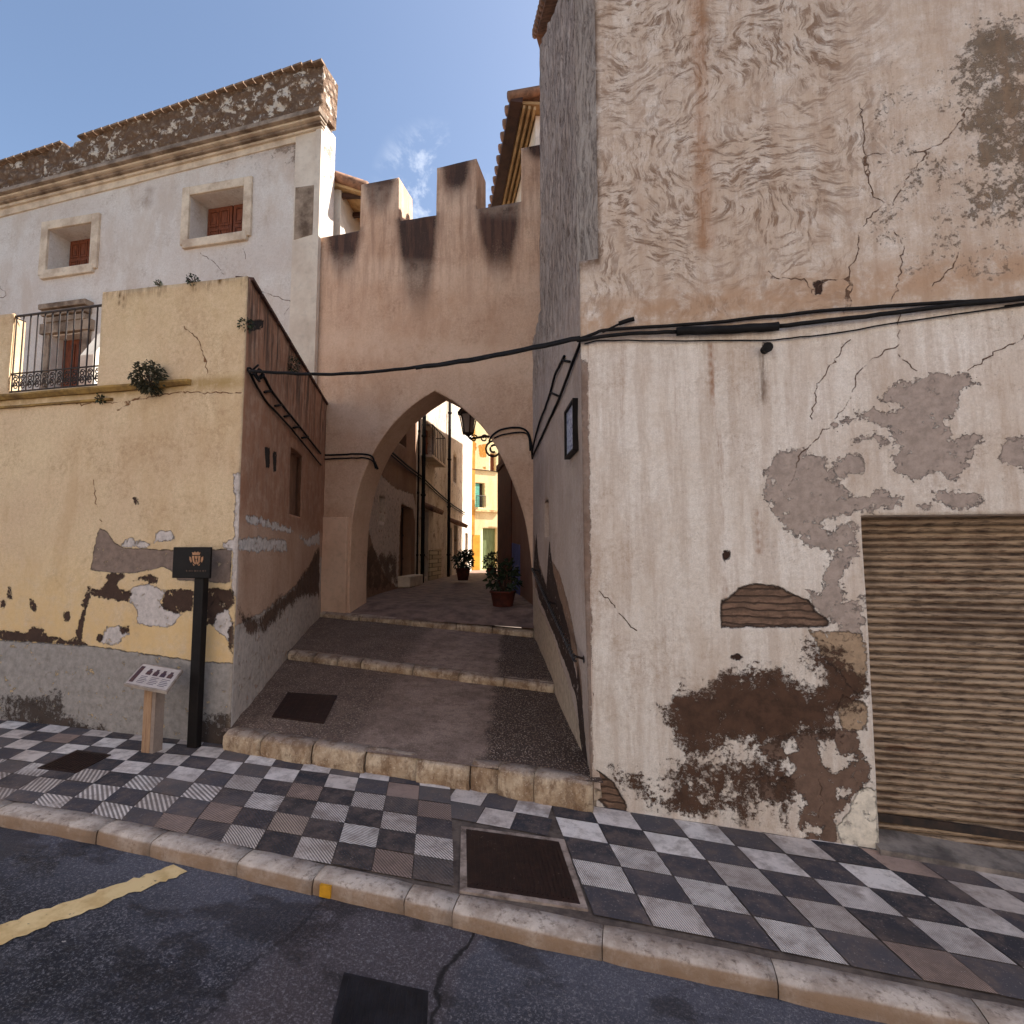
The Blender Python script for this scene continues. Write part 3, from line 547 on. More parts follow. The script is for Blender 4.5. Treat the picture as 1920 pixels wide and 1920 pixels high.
#SECTION MANSION
# ================================================================== MANSION
man=thing('stone_mansion',(-8,YM,2.9),'pale stone mansion with shuttered attic windows and rubble parapet behind the terrace','house')
def mp_(L): return PM.sts(L)
mr=-5.02
top_px=c1([(1560,135),(900,345),(400,510),(375,540),(340,525),(0,635)])
cornTop=[(-30,750+8)]; 
ztop_r=PM.st(600,200)[1]; 
w1=[PM.st(97,440),PM.st(172,418),PM.st(172,500),PM.st(97,508)]; 
def rect(a,b,c,d): return [(a,c),(a,d),(b,d),(b,c)]
W1=rect(PM.st(92,470)[0],PM.st(172,470)[0],PM.st(92,508)[1],PM.st(172,420)[1])
W2=rect(PM.st(358,400)[0],PM.st(458,400)[0],PM.st(358,455)[1]+.04,PM.st(458,352)[1])
D1=rect(PM.st(97,650)[0],PM.st(158,650)[0],3.0,PM.st(125,628)[1])
zl=PM.st(0,386)[1]; zr=PM.st(547,266)[1]; xl=PM.st(0,386)[0]; xr=PM.st(547,266)[0]
mo=[(mr,2.8),(mr,8.95),(-13.5,8.7),(-13.5,2.8)]
m_rs=[mp_([(275+9*cos(k*.7),379+9*sin(k*.7)) for k in range(9)]),mp_([(281+7*cos(k*.7),357+7*sin(k*.7)) for k in range(9)])]
m_dark=[mp_(c1([(1515,750),(1600,745),(1610,1010),(1515,1015)]))]
m_dk2=[mp_(c1([(1240,470),(1630,420),(1640,700),(1520,760),(1500,560),(1300,560)]))]
m_cr=[mp_(c1([(1030,1080),(1110,1140),(1150,1190)])),mp_(c1([(1350,1280),(1450,1320),(1510,1330),(1460,1400)])),mp_(c1([(1250,1060),(1260,1110)])),mp_(c1([(0,1250),(30,1300),(0,1310)]))]
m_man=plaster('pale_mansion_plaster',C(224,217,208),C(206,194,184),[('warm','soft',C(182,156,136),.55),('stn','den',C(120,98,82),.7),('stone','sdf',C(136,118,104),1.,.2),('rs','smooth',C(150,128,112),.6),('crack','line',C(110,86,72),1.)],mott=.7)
Fm={'warm':lambda S:np.maximum(sm(sdf(S,m_dk2),-.4,.1),.35*sm(np.abs(rnd(S,1.,.5,2)),.1,.5)),'stn':lambda S:sm(sdf(S,m_dk2),-.2,.3)*.45+.20+.16*sm(S[:,1],8.0,8.6),'stone':lambda S:sdf(S,m_dark),'rs':lambda S:sm(sdf(S,m_rs),-.05,.03),'crack':cdist}
wall('front_wall',man,PM,[mo,W1,W2,D1],m_man,.45,.08,(-12.6,-5),Fm,lambda S,f:rnd(S,.015,.7,41),lines=m_cr)
m_trim=simple('weathered_stone_trim',C(214,196,172),C(176,154,132),3,.92,.5)
m_trimd=simple('dirty_stone_trim',C(160,140,120),C(92,74,60),3,.92,.7)
def strip(L,pr,d0=0.): # moulding between two sloping lines, px polygon on the facade plane
    m=MB(); m.prism([PM.at(*q,off=pr) for q in L],-PM.n*(pr+.02-d0)); return m
def zline(x,za,zb): return za+(zb-za)*(x+13.5)/(13.5+mr)
def band(z0l,z0r,z1l,z1r,pr,mat,nm,x0=-13.5,x1=mr+.04):
    m=MB(); m.prism([PM.at(x0,z0l,pr),PM.at(x1,z0r,pr),PM.at(x1,z1r,pr*.9),PM.at(x0,z1l,pr*.9)],-PM.n*(pr+.01)); return part(nm,m,mat,man,bevel=.008)
for nm,l0,r0,l1,r1,pr,mt in (('frieze',(0,895),(1500,515),(0,850),(1500,470),.03,m_trim),('cornice_moulding',(0,850),(1590,450),(0,825),(1590,425),.075,m_trim),('cornice_moulding',(0,825),(1600,422),(0,800),(1600,385),.13,m_trimd),('cornice_moulding',(0,800),(1620,385),(0,775),(1620,355),.19,m_trim),('cornice_top',(0,775),(1630,352),(0,750),(1640,318),.26,m_trimd)):
    q=[PM.st(*c1([p])[0]) for p in (l0,r0,l1,r1)]
    def ext(a,b,x): return a[1]+(b[1]-a[1])*(x-a[0])/(b[0]-a[0])
    # correct for the projection in front of the facade plane
    k=(YM-pr)/YM
    f=lambda a,b,x: 1.55+(ext(a,b,x)-1.55)*k
    band(f(q[0],q[1],-13.5),f(q[0],q[1],mr),f(q[2],q[3],-13.5),f(q[2],q[3],mr),pr,mt,nm,x1=mr+.04+pr*.3)
# rubble parapet
rb=NT('rubble_masonry'); v1=rb.vor(7.5,vec=rb.warp(.12,4)); v2=rb.vor(19,vec=rb.warp(.05,9)); nn=rb.noise(14,6,.7)
cc=rb.mix(rb.ss(v1,.12,.42),C(212,192,170),C(130,104,82)); cc=rb.mix(rb.ss(rb.noise(3,5,.7),.4,.6,0,.7),cc,C(142,114,88)); cc=rb.mix(rb.ss(v2,.1,.4,0,.6),cc,C(92,68,52)); cc=rb.mix(rb.ss(rb.noise(5,4,.7),.54,.62),cc,C(212,198,180))
m_rub=rb.fin(cc,.95,rb.sub(nn,rb.mul(v1,1.6)),1.,.05)
PB=Plane((0,YM-.06,0),(1,0,0),(0,-1,0))
rt_=PB.sts(c1([(1705,100),(1640,118),(1560,128),(1500,150),(1200,245),(900,345),(700,405),(400,503),(385,530),(365,545),(350,530),(340,522),(0,632)]))
rbm=PB.sts(c1([(0,775),(1640,345),(1700,330)]))
ex=lambda a,b,x:a[1]+(b[1]-a[1])*(x-a[0])/(b[0]-a[0])
ro=[(mr+.06,rbm[2][1]-.05)]+[(mr+.08,rt_[0][1])]+[p for p in rt_[1:]]+[(-13.5,ex(rt_[-1],rt_[-2],-13.5)),(-13.5,ex(rbm[0],rbm[1],-13.5)-.05)]
ro[0]=(mr+.06,ro[0][1])
rr=[]
for i in range(len(ro)):
    a=np.array(ro[i]);b=np.array(ro[(i+1)%len(ro)]); k=max(1,int(np.linalg.norm(b-a)/.12))
    for j in range(k):
        p=a+(b-a)*j/k
        if 1<=i<=len(rt_): p=p+np.array([0,random.uniform(-.025,.02)])
        rr.append(tuple(p))
def rubd(S,f):
    o=[]
    for p in S:
        q=Vector((p[0]*5.5,p[1]*6.5,3.)); d=mnoise.voronoi(q)[0]; o.append(.07-.10*d[0]+.02*mnoise.noise(q*3))
    return o
wall('parapet',man,PB,[rr],m_rub,.42,.05,(-12.6,-4.9),None,rubd)
# tiles on the parapet
m_ptile=simple('weathered_parapet_tile',C(150,122,98),C(98,78,62),9,.9,.6)
tl=MB(); x=-13.4; 
while x<mr:
    z=ex(rt_[-1],rt_[5],x) if x<rt_[5][0] else np.interp(x,[p[0] for p in rt_[5::-1]],[p[1] for p in rt_[5::-1]])
    if rt_[10][0]-.1<x<rt_[7][0]+.02:
        if tl.v: part('parapet_tile',tl,m_ptile,man); tl=MB()
    else: tl.obox((x,YM-.08,z+.0),(.085,0,.012),(0,.07,0),(0,0,.018))
    x+=.19
part('parapet_tile',tl,m_ptile,man)
# corner pilaster
pil=MB(); xa=PM.st(552,400)[0]; xb=PM.st(603,400)[0]
pil.prism([PM.at(xa,2.9,.03),PM.at(xb-.12,2.9,.03),PM.at(xb-.12,8.75,.03),PM.at(xa,8.72,.03)],(0,.05,0)); pil.prism([PM.at(xb-.115,2.9,.06),PM.at(mr+.05,2.9,.06),PM.at(mr+.05,8.75,.06),PM.at(xb-.115,8.75,.06)],(0,.08,0))
pm_=simple('pilaster_stone',C(212,198,180),C(190,172,154),1.6,.92,.4); part('pilaster',pil,pm_,man)
pq=MB(); pq.prism([PM.at(xa+.03,PM.st(552,452)[1],.036),PM.at(xb-.14,PM.st(600,440)[1],.036),PM.at(xb-.14,PM.st(600,348)[1],.036),PM.at(xa+.03,PM.st(552,355)[1],.036)],(0,.01,0)); part('pilaster_panel',pq,m_trimd,man)
# windows
def window(R,fw,nm='window'):
    (a,c),(_,d),(b,_),(_,_)=R; a0_,b0_,c0_,d0_=a,b,c,d; a-=.004; b+=.004; c-=.004; d+=.004; fr=MB(); p=.05
    fr.box((a-fw,YM-p,c-fw*.55),(a,YM+.1,d+fw)); fr.box((b,YM-p,c-fw*.55),(b+fw,YM+.1,d+fw)); fr.box((a+.001,YM-p,d),(b-.001,YM+.1,d+fw-.002)); fr.box((a-fw*.6,YM-p-.015,c-fw),(b+fw*.6,YM+.3,c-.002))
    fo=part(nm,fr,m_trim,man,bevel=.012); a,b,c,d=a0_+.003,b0_-.003,c0_+.003,d0_-.003
    si=MB(); si.prism([(a+.001,YM+.02,c+.001),(a+.001,YM+.42,c+.20),(b-.001,YM+.42,c+.20),(b-.001,YM+.02,c+.001)],(0,0,-.05)); part('sill',si,m_trim,fo)
    s=MB(); y0=YM+.36; w=(b-a)/2
    for k in range(2):
        x0=a+.02+k*w; x1=x0+w-.03; s.box((x0,y0,c),(x1,y0+.04,d))
        for q0,q1 in ((.10,.48),(.55,.93)):
            zA=c+(d-c)*q0; zB=c+(d-c)*q1; t=.028
            for (u0,u1) in ((x0+.05,x0+w/2-.03),(x0+w/2,x1-.05)):
                s.box((u0,y0-.015,zA),(u0+t*.6,y0,zB)); s.box((u1-t*.6,y0-.015,zA),(u1,y0,zB)); s.box((u0+t*.6,y0-.015,zA),(u1-t*.6,y0,zA+t)); s.box((u0+t*.6,y0-.015,zB-t),(u1-t*.6,y0,zB)); s.box((u0+.05,y0-.01,zA+.05),(u1-.05,y0,zB-.05))
    part('shutter',s,m_wood,fo)
    return fo
window(W1,.17); window(W2,.16)
(a,c),(_,d),(b,_),_=D1; a-=.004; b+=.004; d+=.004
dr=MB(); dr.box((a-.14,YM-.06,3.0),(a,YM+.08,d+.02)); dr.box((b,YM-.06,3.0),(b+.14,YM+.08,d+.02)); dr.box((a-.2,YM-.09,d+.02),(b+.2,YM+.08,d+.22))
for k in range(3): dr.box((a-.1-.03*k,YM-.11-.03*k,d+.22+.12*k),(b+.1+.03*k,YM,d+.32+.12*k))
dd=part('door_surround',dr,m_trimd,man,bevel=.01)
a+=.01; b-=.01; d-=.01; dl=MB(); dl.box((a,YM+.2,3.0),((a+b)/2-.005,YM+.25,d)); dl.box(((a+b)/2+.005,YM+.2,3.0),(b,YM+.25,d))
for k in range(4):
    for s_ in (0,1): 
        x0=a+.08+s_*(b-a)/2; z0=3.1+k*(d-3.1)/4; dl.box((x0,YM+.18,z0),(x0+(b-a)/2-.16,YM+.2,z0+(d-3.1)/4-.1))
part('terrace_door',dl,m_wood,man)
bd=MB(); bd.box((-13.5,YM+.47,2.8),(-5.6,YM+2.5,8.2)); part('inner_block',bd,m_greyrender,man)
# small house whose tiled eave shows behind the mansion corner
d1=ray(1020,HZ); d1/=np.linalg.norm(d1); P0=CAM+ray(622,HZ)/F*9.12; PS_=Plane((P0[0],P0[1],0),d1,(d1[1],-d1[0],0))
sh_=thing('rear_house',(P0[0],P0[1],.6),'sunlit white wall under a clay tile eave behind the mansion corner','house')
wl=MB(); wl.prism([PS_.at(0,.6),PS_.at(6,.6),PS_.at(6,8.22),PS_.at(0,8.12)],-PS_.n*.5); part('side_wall',wl,m_cream,sh_)
ev=MB(); ev.prism([PS_.at(-.1,8.26,-.5),PS_.at(6,8.36,-.5),PS_.at(6,8.06,.42),PS_.at(-.1,7.96,.42)],(0,0,.05)); er=part('roof',ev,m_tin,sh_)
et=MB()
for i in range(22):
    s_=-.1+i*.28; et.tube([PS_.at(s_,8.06,.50),PS_.at(s_,8.46,-.5)],[.10,.085],8)
part('roof_tile',et,m_tile,er,True)
raf=MB()
for i in range(10): raf=MB(); raf.obox(PS_.at(.05+i*.55,8.02,.15),PS_.u*.035,PS_.n*.26,(0,0,.04)); part('rafter',raf,m_darkbrown,er)
#SECTION ALLEY
# ================================================================== ALLEY
Pa=CAM+ray(672,HZ)/F*9.1; Pb=CAM+ray(884,HZ)/F*22.; dA=(Pb-Pa); dA[2]=0; LA=np.linalg.norm(dA); dA/=LA
PA=Plane((Pa[0],Pa[1],0),dA,(dA[1],-dA[0],0))
def az(x,y): return PA.st(x,y)
def alley_z(Y): return np.interp(Y,[3.8,7.6,8.2,12,22,40],[.05,.66,.78,.84,.86,.9])
sA=0.; sB=az(779,950)[0]; sC=az(838,950)[0]; sD=az(868,950)[0]; sE=LA
a_pl=[PA.sts(c5([(170,730),(300,700),(420,820),(560,860),(590,1000),(580,1100),(560,980),(470,940),(440,1600),(340,1500),(250,1280),(200,1100)]))]
a_dk=[PA.sts(c5([(160,1270),(250,1270),(330,1300),(440,1300),(440,1600),(160,1660)]))]
def house(nm,s0,s1,z1,mat,label,fields=None,holes=(),step=.12):
    h=thing(nm,tuple(PA.at(s0,.5)),label,'house','houses along the left of the alley')
    wall('front_wall',h,PA,[[(s0,.3),(s0,z1),(s1,z1),(s1,.3)]]+list(holes),mat,.4,step,None,fields,lambda S,f:rnd(S,.015,.9,s0))
    return h
def rct(x0,x1,y0,y1):
    m=(x0+x1)/2; a=az(x0,y0)[0]; b=az(x1,y0)[0]; return rect(min(a,b),max(a,b),az(m,y1)[1],az(m,y0)[1])
hA=rct(711,722,932,978); dA_=rct(752,772,950,1090); uA=rct(748,762,796,835)
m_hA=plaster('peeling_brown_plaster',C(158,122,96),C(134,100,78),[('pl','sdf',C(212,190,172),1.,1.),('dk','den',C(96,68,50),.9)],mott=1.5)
H1=house('alley_house',sA-.05,sB,6.6,m_hA,'brown alley house with peeling plaster nearest the arch',{'pl':lambda S:sdf(S,a_pl),'dk':lambda S:sm(sdf(S,a_dk),-.2,.2)*.7},[hA,dA_,uA],.07)
B1=rct(793,815,797,862); b1=rct(790,803,958,1082)
m_hB=plaster('pale_alley_render',C(226,212,196),C(204,186,166),[(.38,'den',C(120,92,72),.8),(.6,'drip',C(130,104,84),.5)],mott=1.2)
H2=house('alley_house',sB+.005,sC,8.2,m_hB,'pale alley house with small balcony between the two drainpipes',None,[B1,b1])
C1=rct(850,856,856,905); c1_=rct(842,847,990,1085); c2_=rct(851,858,985,1055)
H3=house('alley_house',sC+.005,sD,7.2,m_hB,'pale alley house with tall narrow window past the second drainpipe',None,[C1,c1_,c2_])
H4=house('alley_house',sD+.005,sE,8.2,m_cream,'white alley house at the far end of the left row',None,[rct(872,877,1000,1068)])
def back(h,R,mat,nm,off=-.22):
    (a,c),(_,d),(b,_),_=R; m=MB(); m.obox(PA.at((a+b)/2,(c+d)/2,off),PA.u*((b-a)/2+.02),PA.n*.02,(0,0,(d-c)/2+.02))
    m.obox(PA.at((a+b)/2,(c+d)/2,off+.03),PA.u*.02,PA.n*.012,(0,0,(d-c)/2)); 
    for q in (.3,.62): m.obox(PA.at((a+b)/2,c+(d-c)*q,off+.03),PA.u*((b-a)/2),PA.n*.01,(0,0,.02))
    return part(nm,m,mat,h)
back(H1,hA,m_darkbrown,'window'); back(H1,dA_,m_darkbrown,'door'); back(H1,uA,m_glass,'window')
back(H2,B1,m_wood,'window'); back(H2,b1,simple('grey_door',C(120,108,100),C(90,80,74),4,.7,.4),'door'); back(H3,C1,m_darkbrown,'window'); back(H3,c1_,m_iron,'door'); back(H3,c2_,m_iron,'door'); back(H4,rct(872,877,1000,1068),m_darkbrown,'door')
# door step, brick base, balcony, awning canopies
q=MB(); (a,c),(_,d),(b,_),_=dA_; q.obox(PA.at((a+b)/2,c+.02,.12),PA.u*((b-a)/2+.15),PA.n*.14,(0,0,.12)); part('doorstep',q,m_trim,H1,bevel=.02)
q=MB(); (a,c),(_,d),(b,_),_=B1
q.obox(PA.at((a+b)/2,c-.05,.14),PA.u*((b-a)/2+.15),PA.n*.16,(0,0,.03)); bl_=part('balcony',q,m_trim,H2)
q=MB(); 
for i in range(9): t=a-.12+(b-a+.24)*i/8; q.tube([PA.at(t,c-.02,.28),PA.at(t,c+.75,.28)],.012,5)
q.tube([PA.at(a-.12,c+.75,.28),PA.at(b+.12,c+.75,.28)],.018,5); q.tube([PA.at(a-.12,c+.75,.0),PA.at(a-.12,c+.75,.28)],.014,5); q.tube([PA.at(b+.12,c+.75,.0),PA.at(b+.12,c+.75,.28)],.014,5); part('railing',q,m_iron,bl_)
bn=NT('brick_plinth'); br_=bn.N('ShaderNodeTexBrick'); bn.t.links.new(bn.mp((1,1,1),rot=(pi/2,0,0)),br_.inputs['Vector']); br_.inputs['Scale'].default_value=2.2; br_.inputs['Color1'].default_value=C(186,168,140); br_.inputs['Color2'].default_value=C(150,132,110); br_.inputs['Mortar'].default_value=C(90,76,64)
m_bp=bn.fin(br_.outputs['Color'],.9,br_.outputs['Fac'],.3,-.01)
q=MB(); t0=az(804,1040)[0]; t1=az(826,1040)[0]; q.prism([PA.at(t0,.5,.03),PA.at(t1,.5,.03),PA.at(t1,az(815,1028)[1],.03),PA.at(t0,az(800,1032)[1],.03)],-PA.n*.05); part('stone_plinth',q,m_bp,H2)
for hh,x0,x1,yy in ((H2,790,812,950),(H3,840,862,978)):
    t0=az(x0,yy)[0];t1=az(x1,yy)[0];z=az((x0+x1)/2,yy)[1]; q=MB()
    for i in range(8):
        s_=t0+(t1-t0)*(i+.5)/8; q.tube([PA.at(s_,z+.02,.0),PA.at(s_,z-.12,.3)],.07,6)
    part('door_canopy',q,m_tile,hh,True)
# white frame around canopy windows
def pipe(x,ytop,ybot,label,r=.05,ztop=None):
    s_=az(x,1000)[0]; zt=az(x,ytop)[1] if ztop is None else ztop; m=MB(); m.tube([PA.at(s_,.7,.09),PA.at(s_,2,.09),PA.at(s_,4,.09),PA.at(s_,zt,.09)],r,10)
    for z in (1.5,3,4.5,6): m.tube([PA.at(s_,z,.09),PA.at(s_,z+.05,.09)],r*1.35,10)
    return solo('drainpipe',m,m_black,label,'drainpipe',group='drainpipes on the alley houses',smooth=True)
pipe(786,757,1100,'thick dark drainpipe on the alley wall nearer the arch',.05,6.5)
pipe(836,745,1000,'dark drainpipe between the two pale alley houses, farther from the arch',.05,7.1)
pipe(776,757,850,'brown narrow drainpipe beside the thick dark one',.022,6.4)
# bundled cable on alley wall
m=MB(); pts=[PA.px(*p,off=.05) for p in ((708,826),(735,848),(765,874),(790,893),(820,922),(850,948),(872,962))]; m.tube(pts,.02,6); m.tube([p+np.array([0,0,-.07]) for p in pts],.014,6)
solo('wall_cable',m,m_black,'black cable running along the alley house fronts','cable')
# right alley house with eave
d2=ray(805,HZ); d2/=np.linalg.norm(d2); Pq=CAM+ray(1007,HZ)/F*8.45; PQ=Plane((Pq[0],Pq[1],0),d2,(-d2[1],d2[0],0))
rh=thing('eaves_house',(Pq[0],Pq[1],.6),'dark red-brown alley house with deep timber eaves right of the arch','house')
LQ=4.9
RQ=plaster('brown_render',C(150,112,92),C(132,96,80),[],mott=1.)  # mottled brown render, the wall's own colour
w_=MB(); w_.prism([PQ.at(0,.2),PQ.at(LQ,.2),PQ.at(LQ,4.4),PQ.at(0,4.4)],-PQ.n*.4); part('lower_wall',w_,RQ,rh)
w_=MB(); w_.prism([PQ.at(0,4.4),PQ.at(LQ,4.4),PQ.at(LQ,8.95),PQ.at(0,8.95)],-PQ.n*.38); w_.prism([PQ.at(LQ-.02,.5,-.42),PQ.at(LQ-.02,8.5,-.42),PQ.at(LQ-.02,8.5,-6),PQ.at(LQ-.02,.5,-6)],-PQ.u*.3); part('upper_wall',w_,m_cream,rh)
w_=MB(); w_.prism([PQ.at(2.62,.6,.02),PQ.at(4.85,.6,.02),PQ.at(4.85,3.6,.02),PQ.at(2.62,3.6,.02)],-PQ.n*.04); w_.prism([PQ.at(2.55,3.6,.05),PQ.at(4.88,3.6,.05),PQ.at(4.88,3.75,.05),PQ.at(2.55,3.75,.05)],-PQ.n*.06); part('door',w_,simple('red_brown_door',C(96,48,32),C(70,34,26),5,.7,.4),rh)
w_=MB(); w_.prism([PQ.at(1.6,.6,.012),PQ.at(2.55,.6,.012),PQ.at(2.55,1.78,.012),PQ.at(1.6,1.72,.012)],-PQ.n*.03); part('blue_dado',w_,simple('blue_paint',C(92,100,150),C(70,78,124),3,.8,.3),rh)
w_=MB(); w_.prism([PQ.at(-.2,8.93,.44),PQ.at(LQ+.3,8.93,.44),PQ.at(LQ+.3,9.0,-.3),PQ.at(-.2,9.0,-.3)],(0,0,.05)); sof=part('roof',w_,m_tin,rh)
w_=MB()
w_.obox(PQ.at(LQ/2,8.95,.37),PQ.u*(LQ/2+.28),PQ.n*.10,(0,0,.05)); part('gutter_board',w_,m_darkbrown,sof)
w_=MB()
for i in range(3): w_=MB(); w_.obox(PQ.at(LQ/2,8.90,.05+.09*i),PQ.u*(LQ/2+.2),PQ.n*.02,(0,0,.03)); part('rafter',w_,m_tin,sof)
w_=MB()
for i in range(20): s_=-.25+i*(LQ+.5)/19; w_.tube([PQ.at(s_,8.99,.50),PQ.at(s_,9.6,-1.3)],[.08,.07],8)
part('roof_tile',w_,m_tile,sof,True)
w_=MB(); w_.prism([PQ.at(-.18,8.97,.43),PQ.at(LQ+.2,8.97,.43),PQ.at(LQ+.2,10.3,-3.5),PQ.at(-.18,10.3,-3.5)],(0,0,.05)); part('roof_slope',w_,m_tile,sof)
bk=thing('shade_block',tuple(CAM+ray(948,HZ)/F*15),'added plain house block hidden behind the eaves house to shade the alley','house')  # hidden block added to keep the sun off the left alley row
m=MB(); ka=CAM+ray(940,HZ)/F*13.8; kb_=CAM+ray(940,HZ)/F*20.; m.prism([(ka[0],ka[1],.5),(kb_[0],kb_[1],.5),(kb_[0]+6,kb_[1],.5),(ka[0]+6,ka[1],.5)],(0,0,6.6)); part('wall',m,m_cream,bk)
m=MB(); m.prism([(ka[0]-.1,ka[1]-.1,7.1),(kb_[0]-.1,kb_[1],7.1),(kb_[0]+6,kb_[1],7.9),(ka[0]+6,ka[1]-.1,7.9)],(0,0,.1)); part('roof',m,m_tile,bk)
# house closing the alley
cf=CAM+ray(900,HZ)/F*23.; uf=np.array([cos(radians(-2)),sin(radians(-2)),0]); uf=np.array([cos(radians(46)),sin(radians(46)),0]); PE=Plane((cf[0],cf[1],0),uf,(uf[1],-uf[0],0))
fh=thing('cream_house',(cf[0],cf[1],.9),'bright cream house with green shutter and garage door closing the alley','house')
def er(x0,x1,y0,y1): a=PE.st(x0,y0);b=PE.st(x1,y1); return rect(min(a[0],b[0]),max(a[0],b[0]),min(a[1],b[1]),max(a[1],b[1]))
wn1=er(891,908,905,952); wn2=er(919,929,850,884); gd=er(905,931,990,1068)
ar,br2=PE.st(884,1000)[0],PE.st(960,1000)[0]
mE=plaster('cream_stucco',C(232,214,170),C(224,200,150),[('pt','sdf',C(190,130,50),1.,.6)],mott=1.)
pt=[PE.sts([(896,835),(912,832),(912,858),(900,858)]),PE.sts([(888,830),(893,830),(893,845),(888,845)]),PE.sts([(905,875),(912,875),(912,880),(905,880)]),PE.sts([(918,1002),(930,994),(931,1004)])]
wall('front_wall',fh,PE,[[(ar-6,.3),(ar-6,9.5),(br2+2,9.5),(br2+2,.3)],wn1,wn2,gd],mE,.4,.09,None,{'pt':lambda S:sdf(S,pt)})
def pe(nm,R,mat,o0,o1,par=None):
    (a,c),(_,d),(b,_),_=R; m=MB(); m.prism([PE.at(a,c,o1),PE.at(b,c,o1),PE.at(b,d,o1),PE.at(a,d,o1)],-PE.n*(o1-o0)); return part(nm,m,mat,par or fh)
m_green=simple('green_shutter_paint',C(96,170,150),C(70,130,112),6,.6,.3,stretch=(1,1,6)); m_olive=simple('green_garage_door',C(110,124,84),C(88,100,64),4,.6,.3,stretch=(6,6,1))
pe('garage_door',gd,m_olive,-.25,-.15); pe('window_back',wn1,m_iron,-.3,-.2); (a,c),(_,d),(b,_),_=wn1; pe('shutter',rect(a+.02,a+(b-a)*.5,c+.02,d-.02),m_green,-.12,-.04)
m2=MB(); m2.box((0,0,0),(0,0,0)) if False else None
pe('window',wn2,m_wood,-.3,-.15); pe('orange_band',er(886,899,1003,1072),simple('orange_paint',C(214,150,50),C(190,124,40),3,.85,.3),0.,.03)
pe('orange_pilaster',er(884,889,805,1003),simple('orange_plaster',C(206,150,64),C(180,120,44),3,.85,.3),0.,.05)
pe('string_course',er(884,934,880,884),m_darkbrown,0.,.06); pe('string_course',er(889,934,955,961),simple('course_stone',C(225,200,150),C(160,120,80),4,.9,.3),0.,.10)
q=MB(); 
for i in range(7): q.tube([PE.at(a+(b-a)*i/6,c,.12),PE.at(a+(b-a)*i/6,c+.5,.12)],.012,5)
q.tube([PE.at(a,c+.5,.12),PE.at(b,c+.5,.12)],.015,5); part('window_railing',q,m_iron,fh)
#SECTION GROUND
# ================================================================== GROUND
def sheet(name,xs,ys,zf,mat,kind='structure',label=None,subdiv=None):
    V=[];Fc=[]
    for yy in ys:
        for x in xs: V.append((x,yy,zf(x,yy)))
    n=len(xs)
    for j in range(len(ys)-1):
        for i in range(n-1): Fc.append((j*n+i,j*n+i+1,(j+1)*n+i+1,(j+1)*n+i))
    o=link(name,V,Fc,mat,None,(0,0,0),True); tag(o,label,None,None,kind); return o
RH=.09
xs=list(np.arange(-60,-8,4.))+list(np.arange(-8,6,.25))+list(np.arange(6,61,4.))
n=NT('asphalt'); v=n.obj
sp=n.noise(75,4,.8); sp2=n.noise(190,3,.8); big=n.noise(.9,5,.65); midn=n.noise(5,6,.7)
c=n.mix(n.ss(big,.35,.65),C(54,54,64),C(26,27,35)); c=n.mix(n.ss(midn,.42,.66,0,.75),c,C(18,18,24)); c=n.mix(n.ss(n.noise(2.6,6,.75,vec=n.mp((1,1,1),loc=(7,2,0))),.52,.66,0,.5),c,C(84,82,88))
px_=n.N('ShaderNodeSeparateXYZ'); n.t.links.new(n.warp(.22,3),px_.inputs[0])
near=n.ss(px_.outputs[1],1.9,2.65); c=n.mix(n.mul(near,.8),c,C(92,92,102))
bp=n.mul(n.ss(px_.outputs[0],-1.70,-1.45),n.inv(n.ss(px_.outputs[0],-.78,-.70))); c=n.mix(n.mul(bp,.75),c,C(74,64,66))
lft=n.mul(n.inv(n.ss(px_.outputs[0],-3.1,-2.7)),n.ss(n.noise(2.2,6,.7),.45,.58)); c=n.mix(n.mul(lft,.85),c,C(30,27,28))
gr=n.ss(n.add(sp,n.mul(sp2,.35)),.66,.86); c=n.mix(n.mul(gr,.7),c,C(140,136,140)); 
c=n.mix(n.ss(sp2,.30,.52,.6,0),c,C(14,14,20)); 
sp3=n.noise(30,5,.75); c=n.mix(n.mul(n.ss(sp3,.62,.72),.5),c,C(126,118,116)); c=n.mix(n.mul(n.inv(n.ss(sp3,.26,.36)),.7),c,C(20,18,20))
seam=n.sub(px_.outputs[0],-.80); sm1=n.inv(n.ss(n.M('ABSOLUTE',n.add(seam,n.mul(n.sub(n.noise(5,4),.5),.08))),.004,.016)); c=n.mix(n.mul(sm1,.9),c,C(12,10,12)); seam2=n.add(px_.outputs[0],1.56); sm2=n.inv(n.ss(n.M('ABSOLUTE',n.add(seam2,n.mul(n.sub(n.noise(4,4),.5),.2))),.003,.02)); c=n.mix(n.mul(sm2,.45),c,C(16,14,16)); fl_=n.ss(n.noise(16,3,.9,vec=n.mp((1,1,1),loc=(2,9,0))),.71,.74); c=n.mix(n.mul(fl_,.8),c,C(176,168,162))
wet=n.ss(n.noise(1.5,6,.7,vec=n.mp((1,1.6,1),loc=(1,5,0))),.52,.60); c=n.mix(n.mul(wet,.55),c,C(14,14,18)); m_road=n.fin(c,n.sub(n.ss(big,.3,.7,.6,.85),n.mul(wet,.2)),n.add(n.mul(sp,1.),n.mul(sp2,.8)),.55,.006,spec=.35)
sheet('road',xs,list(np.arange(-5,2.62,.25))+[2.60],lambda x,yy:gf(x)-RH-.01*math.cos(yy),m_road,label='dark blue-grey asphalt road')
mg=simple('earth',C(120,105,90),C(90,80,70),.5,.95,.3)
sheet('ground',[-400,-60,0,60,400],[-300,-60,60,400],lambda x,yy:-4.2 if abs(x)>=400 or abs(yy)>60 else -4.,mg,label='bare ground around the town')
